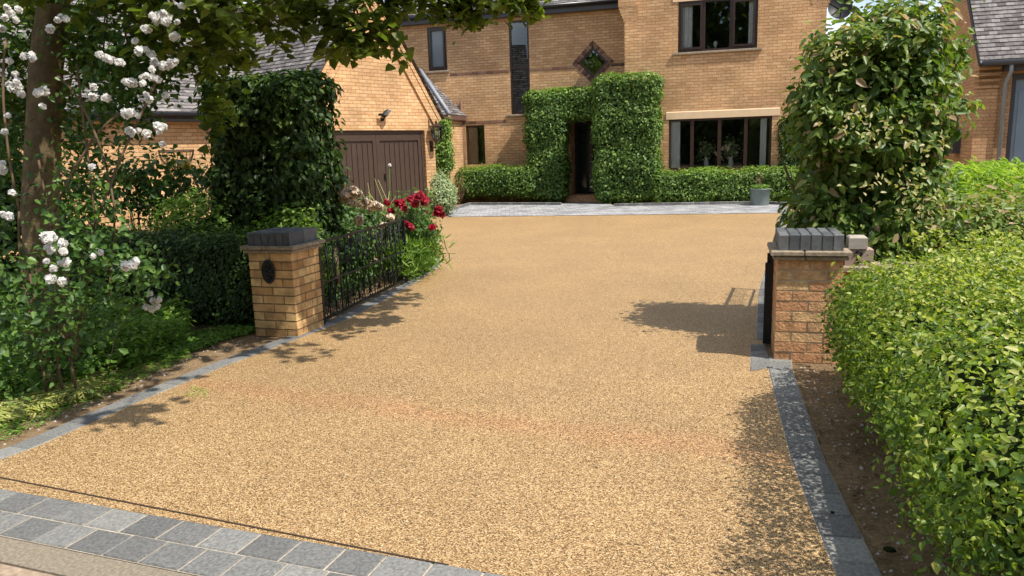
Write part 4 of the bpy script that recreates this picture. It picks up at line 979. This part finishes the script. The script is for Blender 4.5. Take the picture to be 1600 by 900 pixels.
rosebush('rose_bush', 'rose bush with crimson blooms leaning over the far end of the left gate', [(-1.3, 9.95, .60), (-1.4, 10.0, .3)], [(.28, .38, .40), (.30, .40, .34)], 4200, .6,
         pxs([(657, 303), (650, 310), (664, 312), (662, 318), (640, 311), (628, 316), (654, 306), (686, 328), (689, 336), (683, 332), (636, 350), (641, 355), (676, 355), (622, 318), (648, 318), (661, 309), (612, 330), (605, 316), (630, 326)], 9.5), me_red)
rosebush('rose_bush', 'rose bush with cream pink blooms beside the topiary column', [(-2.15, 9.4, .55), (-1.95, 9.8, .5), (-2.05, 9.0, .4)], [(.42, .4, .5), (.36, .35, .45), (.36, .5, .42)], 7000, .5,
         pxs([(548, 302), (553, 298), (545, 308), (532, 300), (536, 310), (570, 316), (575, 318), (585, 322), (561, 345), (534, 303), (551, 306), (540, 306), (557, 304), (566, 320), (580, 326), (592, 324), (548, 316), (610, 340), (600, 352)], 8.55), me_pk, fs=1.05)
rosebush('rose_bush', 'dark tall rose bush with three yellow blooms against the sunlit brick', [(-4.15, 9.2, 1.35), (-4.0, 9.2, .9), (-4.55, 9.2, 1.25)], [(.42, .35, .35), (.35, .3, .5), (.3, .25, .3)], 1500, .3,
         pxs([(290, 257), (200, 280), (222, 274), (304, 305)], 9.1), me_ye, size=.075, fs=1.15)
# tall thin flower spike by the garage door
c_ = PY(609, 258, 10); I = thing('flower_spike', (c_[0], c_[1], 0), 'single tall thin stem with a white bud before the garage door', 'plant')
b = MB(); b.tube([(c_[0]-.05, c_[1], 0), (c_[0]-.04, c_[1], .8), c_], .006); b.build('stem', L_weed, I); put_flower(me_wh, I, c_, .7)
c0 = PY(560, 300, 9.9); I = thing('grass_stems', (c0[0]+.3, c0[1], 0), 'thin pale seed stems rising between the two rose bushes', 'plants', kind='stuff')
b = MB()
for k in range(9):
    p = PY(rng.uniform(575, 625), 350, 9.7); t = PY(rng.uniform(560, 625), rng.uniform(275, 310), 9.7); b.tube([(p[0], p[1], .1), p, t], .003, 3)
b.build('stem', L_clip, I)
# feathery green by the gate foot
I = thing('border_plant', (-1.2, 9.5, 0), 'grassy green clump spilling onto the edging at the gate end', 'plant')
k = 3000; c_ = np.array([-1.3, 9.75, .1]); Pp = c_+np.stack([rng.normal(size=k)*.14, rng.normal(size=k)*.35, rng.random(k)*.38], 1)
leafmesh('foliage', L_weed, I, Pp, rnd(k), rnd(k)*.6+np.array([.3, -.1, .4]), .12, .12, .2, .4)
I = thing('bed_plants', (-1.9, 8.2, 0), 'mixed leafy bedding plants behind the bars of the left gate', 'plants', kind='stuff')
gm = GL
shrub('foliage', L_rose, I, [rbox(gm, .1, 2.2, -.75, -.12, 0, .6, .12)] if False else [rbox(gm, .1, 2.15, .42, .95, 0, .55, .14)], 7000, .055, .5, .3, 7, .12, .05, core=False, tmean=.5)

# ---- tree with overhanging crown
T0 = PY(66, 420, 5.6); tb = np.array([T0[0], T0[1], 0])
TREE = thing('tree', tb, 'broad leaved tree with brown trunk and a crown overhanging the left of the drive', 'tree')
tk = [tb, tb+np.array([.02, 0, .6]), PY(62, 330, 5.6), PY(68, 200, 5.6), PY(72, 100, 5.6), PY(85, 10, 5.6), PY(100, -120, 5.6), PY(150, -330, 5.8)]
b = MB(); b.tube(tk, [.2, .15, .125, .115, .11, .105, .095, .07], 14); b.build('trunk', m_bark, TREE)
top = tk[-2]
ends = []
def px(x, y, d): return PY(x, y, d)
limb_t = [px(250, -160, 5.0), px(480, -150, 5.4), px(700, -210, 6.0), px(300, -300, 6.5), px(600, -320, 7.6), px(20, -200, 5.0), px(420, -60, 7.2), px(160, -60, 6.8), px(520, -60, 5.8), px(-100, -100, 6.5), px(330, -200, 8.8), px(620, -110, 6.0)]
b = MB(); limbs = []
for L_ in limb_t:
    s_ = tk[5]+(tk[7]-tk[5])*rng.uniform(.0, .9); pts = bez(s_, L_, .45, 10, .15); limbs.append(pts); b.tube(pts, np.linspace(.05, .014, 10), 7)
b.build('limb', m_bark, TREE)
clusters = []
# clumps seen in the picture (pixel, distance) and a bigger unseen crown above
seen = [(20, 30, 6.2), (110, 20, 6.0), (160, 60, 5.8), (200, 20, 5.0), (250, 40, 5.6), (300, 10, 5.2), (330, 60, 6.0), (360, 20, 5.2), (420, 10, 5.6), (440, 35, 6.0),
        (490, 20, 5.8), (530, 58, 5.8), (560, 52, 5.7), (572, 70, 5.7), (545, 72, 5.9), (590, 45, 5.8), (605, 12, 6.0), (650, 3, 6.0), (690, 0, 6.0), (735, 4, 6.0), (815, 2, 6.0), (700, 14, 6.0), (735, 18, 6.0), (820, 12, 6.0), (770, -30, 6.0), (680, -40, 6.0), (600, -30, 5.9),
        (280, 100, 6.2), (240, 115, 6.4), (180, 110, 6.0), (140, 160, 6.3), (120, 100, 6.2), (30, 90, 6.2), (10, 150, 6.2), (350, -20, 5.0), (450, -30, 5.4), (550, -30, 5.7), (250, -30, 5), (150, -20, 5), (60, -20, 5.2),
        (325, 180, 6.6), (350, 95, 6.4), (470, 5, 6.2), (410, 35, 5.6), (350, 60, 5.2), (290, 50, 5), (200, 80, 5.6)]
for (x, y, d_) in seen: clusters.append((px(x, y, d_), .13 if x > 480 else .2, 60 if x > 480 else 90))
EY, EX = [3.5, 4.6, 5.5, 6.5, 7.7, 9.0, 12], [-2.6, -2.15, -1.75, -1.35, -1.05, -.85, -1.3]
def shade_ok(c_, r_):
    xs, ys = c_[0]-SUN[0]/SUN[2]*c_[2], c_[1]-SUN[1]/SUN[2]*c_[2]
    return xs+r_*1.1 < np.interp(ys, EY, EX) and not ys < 4.5 and not (ys < 6.0 and xs > -3.6 and rng.random() < .75)
for k in range(62):
    c_ = np.array([rng.uniform(-5.0, -1.0), rng.uniform(4.2, 9.3), rng.uniform(3.0, 5.2)])
    if c_[2] < 1.62+.2*c_[1]+.35: c_[2] = 1.62+.2*c_[1]+.35+rng.random()*.8
    if shade_ok(c_, .3): clusters.append((c_, .40, 190))
for k in range(46):
    c_ = np.array([rng.uniform(-1.1, .95)-.0, rng.uniform(2.6, 7.6), rng.uniform(3.4, 4.9)]); c_[2] = max(c_[2], 1.62+.2*c_[1]+.45); c_[0] = min(c_[0], -.55+.22*c_[1])
    if shade_ok(c_, .12): clusters.append((c_, .24, 85))
clusters.append((np.array([-.38, 3.1, 4.0]), .16, 100))
for k in range(30):
    c_ = np.array([rng.uniform(-7.0, -4.5), rng.uniform(4.5, 9.0), rng.uniform(2.6, 5.5)]); clusters.append((c_, .42, 170))
Pp = []; tw = MB(); allp = np.array([p for l in limbs for p in l[3:]])
for c_, r_, n in clusters:
    j = np.argmin(np.linalg.norm(allp-c_, axis=1)); pts = bez(allp[j], c_, .12, 6, .1); tw.tube(pts, np.linspace(.012, .004, 6), 4)
    # twigs within the clump, leaves along them
    for m_ in range(max(5, n//14)):
        e = c_+rng.normal(size=3)*r_*np.array([1, 1, .65]); tw.tube([c_, (c_+e)/2+np.array([0, 0, .03]), e], .0028, 3)
        for q_ in range(14): Pp.append(c_+(e-c_)*rng.uniform(.3, 1.1)+rng.normal(size=3)*.045)
tag(tw.build('twigs', m_twig, TREE), kind='stuff')
Pp = np.array(Pp); n = len(Pp); leafmesh('crown', L_tree, TREE, Pp, rnd(n)*.7+np.array([0, -.2, 1.0]), rnd(n)*.9+np.array([.1, 0, -.45]), .088*(1+.25*rng.normal(size=n)).clip(.5, 1.5), .82, .25, .22)

# ---- climbing white rose over trunk
CR = thing('climbing_rose', (tb[0]+.25, tb[1]-.3, 0), 'climbing rose with many white pompom blooms around the tree trunk', 'rose')
cl = [(10, 30, .25, 6.0), (0, 180, .3, 5.9), (15, 250, .25, 5.9), (5, 330, .22, 5.9), (165, 120, .2, 5.2), (190, 180, .2, 5.4), (215, 90, .2, 5.3), (250, 60, .2, 5.3), (225, 150, .16, 5.5), (140, 250, .2, 5.2), (120, 320, .2, 5.1), (150, 340, .2, 5.0), (165, 400, .2, 4.9),
      (120, 400, .2, 4.9), (210, 420, .15, 4.8), (80, 490, .25, 4.8), (130, 480, .22, 4.8), (10, 440, .22, 5), (10, 520, .3, 4.9), (120, 200, .18, 5.6), (130, 60, .2, 5.6), (190, 40, .22, 5.2), (255, 120, .14, 5.4), (150, 290, .14, 5.2), (250, 430, .1, 5.2), (0, 100, .3, 5.9), (230, 195, .1, 5.5), (-10, 400, .2, 5.6)]
Pp = []
for (x, y, r_, d_) in cl:
    c_ = PY(x, y, d_); n = int(340*(r_/.25)**2); Pp.append(c_+rng.normal(size=(n, 3))*r_*.62)
Pp = np.concatenate(Pp); n = len(Pp); leafmesh('foliage', L_rose, CR, Pp, rnd(n)*.8+np.array([.1, -.4, .8]), rnd(n)+np.array([0, 0, -.4]), .048*(1+.2*rng.normal(size=n)).clip(.5, 1.5), .62, .25, .2)
b = MB()
for (x0, y0, x1, y1) in ((110, 560, 95, 430), (95, 430, 60, 250), (115, 560, 150, 350), (75, 560, 40, 380), (90, 570, 85, 440), (170, 470, 180, 330), (180, 330, 160, 240), (60, 540, 30, 330), (100, 550, 130, 400), (130, 400, 210, 200), (85, 330, 200, 170), (30, 330, 10, 60), (210, 200, 260, 90), (160, 240, 90, 120), (150, 350, 120, 100)):
    A_, B_ = PY(x0, y0, 4.95), PY(x1, y1, 5.1); b.tube(bez(A_, B_, .1, 8, .06), .008, 5)
for (x, y) in ((110, 560), (75, 560), (60, 540), (90, 570)):
    A_ = PY(x, y, 4.95); b.tube([(A_[0], A_[1]+.02, 0), A_], .01, 5)
b.build('stem', m_twig, CR)
fl = [(10, 12), (18, 22), (8, 28), (28, 14), (24, 30), (2, 45), (90, 32), (102, 30), (95, 28), (79, 46), (15, 95), (38, 88), (48, 86), (52, 92), (24, 115), (14, 132), (25, 130), (20, 138), (30, 136), (34, 147), (62, 145), (68, 142), (66, 166), (12, 181), (8, 206), (3, 258), (5, 266), (20, 302), (5, 335), (14, 338), (240, 27), (248, 25), (255, 22), (262, 28), (258, 34), (245, 34), (277, 35), (273, 57), (212, 64), (285, 10), (228, 46), (160, 88), (168, 92), (175, 94), (186, 98), (155, 86), (218, 80), (226, 78), (236, 86), (242, 97), (260, 103), (266, 97), (270, 101), (275, 96), (254, 104), (238, 108), (205, 130), (198, 128), (222, 121), (228, 118), (238, 120), (246, 124), (224, 130), (146, 136), (144, 152), (205, 176), (196, 178), (216, 180), (204, 206), (216, 204), (229, 208), (245, 196), (252, 200), (250, 206), (228, 148), (232, 156), (258, 150), (254, 225), (144, 261), (166, 154),
      (72, 370), (80, 368), (86, 372), (76, 376), (97, 380), (78, 390), (99, 393), (72, 408), (84, 420), (95, 412), (104, 410), (80, 437), (96, 440), (146, 400), (158, 394), (196, 416), (205, 414), (212, 408), (222, 444)]
fl = fl[:98]
for (x, y) in fl: put_flower(me_wh, CR, PY(x, y, (4.55 if y > 350 else 4.75)+rng.normal()*.06), rng.uniform(.55, .95))
# fallen white blossom cluster low on the hedge
c_ = PY(238, 470, 5.4); I = thing('fallen_blossom', (c_[0], c_[1], 0), 'cluster of fading white blossom low against the dark hedge', 'flowers')
for (x, y) in ((232, 460), (240, 470), (245, 478), (228, 480), (240, 483), (248, 468)): put_flower(me_wh, I, PY(x, y, 5.3), .8)
b = MB(); b.tube(bez((c_[0]-.45, c_[1]+.1, 0), c_, .25, 8, .05), .0035, 4); b.build('stem', m_twig, I)

# ---- ground planting bottom left
def scatter(name, mat, label, cat, n, poly, h, size, ratio, hang=-.5, tint=.5, kind='stuff', dens=None, flat=0):
    poly = np.array([G(*p)[:2] for p in poly]); mn, mxx = poly.min(0), poly.max(0); out = []
    while sum(len(o) for o in out) < n:
        q = mn+rng.random((n, 2))*(mxx-mn); ins = np.zeros(n, bool); j = len(poly)-1
        for i in range(len(poly)):
            xi, yi = poly[i]; xj, yj = poly[j]
            ins ^= ((yi > q[:, 1]) != (yj > q[:, 1])) & (q[:, 0] < (xj-xi)*(q[:, 1]-yi)/(yj-yi+1e-12)+xi); j = i
        cl_ = np.sin(q[:, 0]*9+2*np.sin(q[:, 1]*6))*np.sin(q[:, 1]*8+1); ins &= rng.random(n) < .55+.45*cl_
        out.append(q[ins])
    q = np.concatenate(out)[:n]; z = h*(.4+.6*(.5+.5*np.sin(q[:, 0]*7+1)*np.sin(q[:, 1]*6)))*rng.random(n)+.015
    Pp = np.stack([q[:, 0], q[:, 1], z], 1); Nn = rnd(n)*.7+np.array([0, -.2, 1.]); Dd = rnd(n)+np.array([0, 0, -hang])
    if flat: Nn = rnd(n)*.25+np.array([0, 0, 1.]); Dd = rnd(n)*np.array([1, 1, .15])
    o = leafmesh(name, mat, None, Pp, Nn, Dd, size*(1+.3*rng.normal(size=n)).clip(.4, 1.7), ratio, .2, .2, np.clip(rng.normal(tint, .2, n), 0, 1))
    return tag(o, label, cat, kind=kind)
scatter('weeds', L_weed, 'tangle of leafy green weeds at the foot of the climbing rose', 'weeds', 17000, [(-60, 640), (60, 630), (150, 600), (230, 570), (290, 545), (240, 490), (60, 480), (-60, 480)], .34, .05, .5)
scatter('weeds', L_weed, 'upright light green weeds before the dark hedge', 'weeds', 6500, [(150, 585), (210, 580), (285, 545), (300, 520), (250, 500), (130, 520)], .36, .05, .4, tint=.65)
scatter('ground_cover', L_weed, 'low sparse green growth on the soil by the left pillar', 'ground cover', 3500, [(260, 565), (400, 520), (410, 505), (300, 525), (240, 560)], .04, .03, .5)
scatter('grass_clippings', L_clip, 'heap of pale cut grass and leaves on the left verge', 'clippings', 9000, [(-60, 690), (0, 668), (80, 640), (150, 622), (140, 595), (60, 590), (-60, 600)], .07, .075, .14, hang=0, tint=.5, flat=1)
scatter('grass_clippings', L_weed, 'sparse green clippings strewn along the soil strip beside the left edging', 'clippings', 1800, [(-60, 720), (60, 670), (210, 600), (300, 560), (260, 545), (80, 620), (-60, 680)], .02, .04, .25, hang=0, tint=.6, flat=1)
scatter('leaf_litter', L_dry, 'dry leaf litter on the bare soil under the foreground hedge', 'litter', 260, [(1240, 590), (1330, 570), (1460, 870), (1480, 900), (1390, 900), (1300, 740)], .01, .025, .5, hang=0, tint=.3, flat=1)
scatter('leaf_litter', L_clip, 'scattered yellow petals on the gravel near the left edging', 'litter', 260, [(285, 622), (300, 605), (330, 612), (320, 628)], .003, .012, .5, hang=0, tint=.4, flat=1)
# small stones / clods on the soil and the kerb
def clod(x, y, r, label):
    c_ = G(x, y); b = MB(); n = 8; vs = []; fs = []
    for i in range(5):
        for j in range(n):
            th = math.pi*i/4; ph = 2*math.pi*j/n; rr = r*(1+.25*rng.normal()); vs.append((c_[0]+rr*math.sin(th)*math.cos(ph), c_[1]+rr*math.sin(th)*math.sin(ph), .02+r*.45*math.cos(th)+r*.3))
    for i in range(4):
        for j in range(n): fs.append((i*n+j, (i+1)*n+j, (i+1)*n+(j+1) % n, i*n+(j+1) % n))
    b.add(vs, fs, smooth=True); tag(b.build('soil_clod', m_core), label, 'clod')
clod(1388, 868, .022, 'larger dark clod on the bare soil under the hedge'); clod(1300, 808, .010, 'small dark clod lying on the right edging pavers')
b = MB()
rr_ = np.random.default_rng(5)
for k in range(420):
    if k % 2: t = rr_.random(); A_ = G(0, 718)+(G(435, 530)-G(0, 718))*t; p = A_[:2]+np.array([-.17-.25*rr_.random(), .1*rr_.random()])
    else: t = rr_.random(); A_ = G(1375, 900)+(G(1240, 575)-G(1375, 900))*t; p = A_[:2]+np.array([.02+.4*rr_.random()**1.6, 0])
    s = .004+.009*rr_.random()**2; v = rr_.normal(size=(6, 3)); v = nrmz(v)*s; v[:, 2] = np.abs(v[:, 2])*.8
    c_ = np.array([p[0], p[1], .002]); o6 = [(s, 0, 0), (0, s, 0), (-s, 0, 0), (0, -s, 0), (0, 0, s*.8), (0, 0, -s*.3)]
    b.add([c_+np.array(o)*(.7+.6*rr_.random()) for o in o6], [(0, 1, 4), (1, 2, 4), (2, 3, 4), (3, 0, 4), (1, 0, 5), (2, 1, 5), (3, 2, 5), (0, 3, 5)])
tag(b.build('loose_stones', m_stone), 'loose small stones on the soil beside the edgings', 'stones', kind='stuff')

b = MB()
for k in range(90):
    p = G(rr_.uniform(350, 1180), rr_.uniform(345, 880) if k % 3 else rr_.uniform(560, 880), .014); a = rr_.random()*6.28; l_ = .006+.012*rr_.random()
    if p[0] > 1.3 and p[1] < 6 or p[1] > 17 or p[0] < -.9 and p[1] > 7: continue
    d1 = np.array([math.cos(a), math.sin(a), .1])*l_; d2 = np.array([-math.sin(a), math.cos(a), .2])*l_*.4
    b.add([p-d1, p+d2, p+d1, p-d2], [(3, 2, 1, 0)])
tag(b.build('debris', m_twig), 'tiny specks of fallen debris scattered on the gravel surface', 'debris', kind='stuff')
# ---- distant: garden trees across the road behind the viewpoint (seen in the window panes) and beyond the houses
def woods(name, label, cents, n, size):
    Pp = []
    for (x, y, z, r_) in cents: 
        k = int(n/len(cents)); d_ = rnd(k); Pp.append(np.array([x, y, z])+d_*r_*(.75+.3*rng.random((k, 1)))*np.array([1, 1, 1.2]))
    Pp = np.concatenate(Pp); Pp = Pp[Pp[:, 2] > 0]; k = len(Pp)
    o = leafmesh(name, L_dark, None, Pp, rnd(k), rnd(k), size, .8); tag(o, label, 'trees', kind='stuff'); return o
woods('road_trees', 'trees across the road reflected in the window panes', [(x, -17+2*math.sin(x), z, 3.2) for x in range(-34, 27, 4) for z in ((2, 5.4) if x < -15 else (2, 6, 9.6))], 56000, .62)
woods('garden_trees', 'trees in the gap between the two houses', [(14.6, 31, 1.8, 1.8), (16.5, 33, 2.4, 2.0)], 5000, .3)
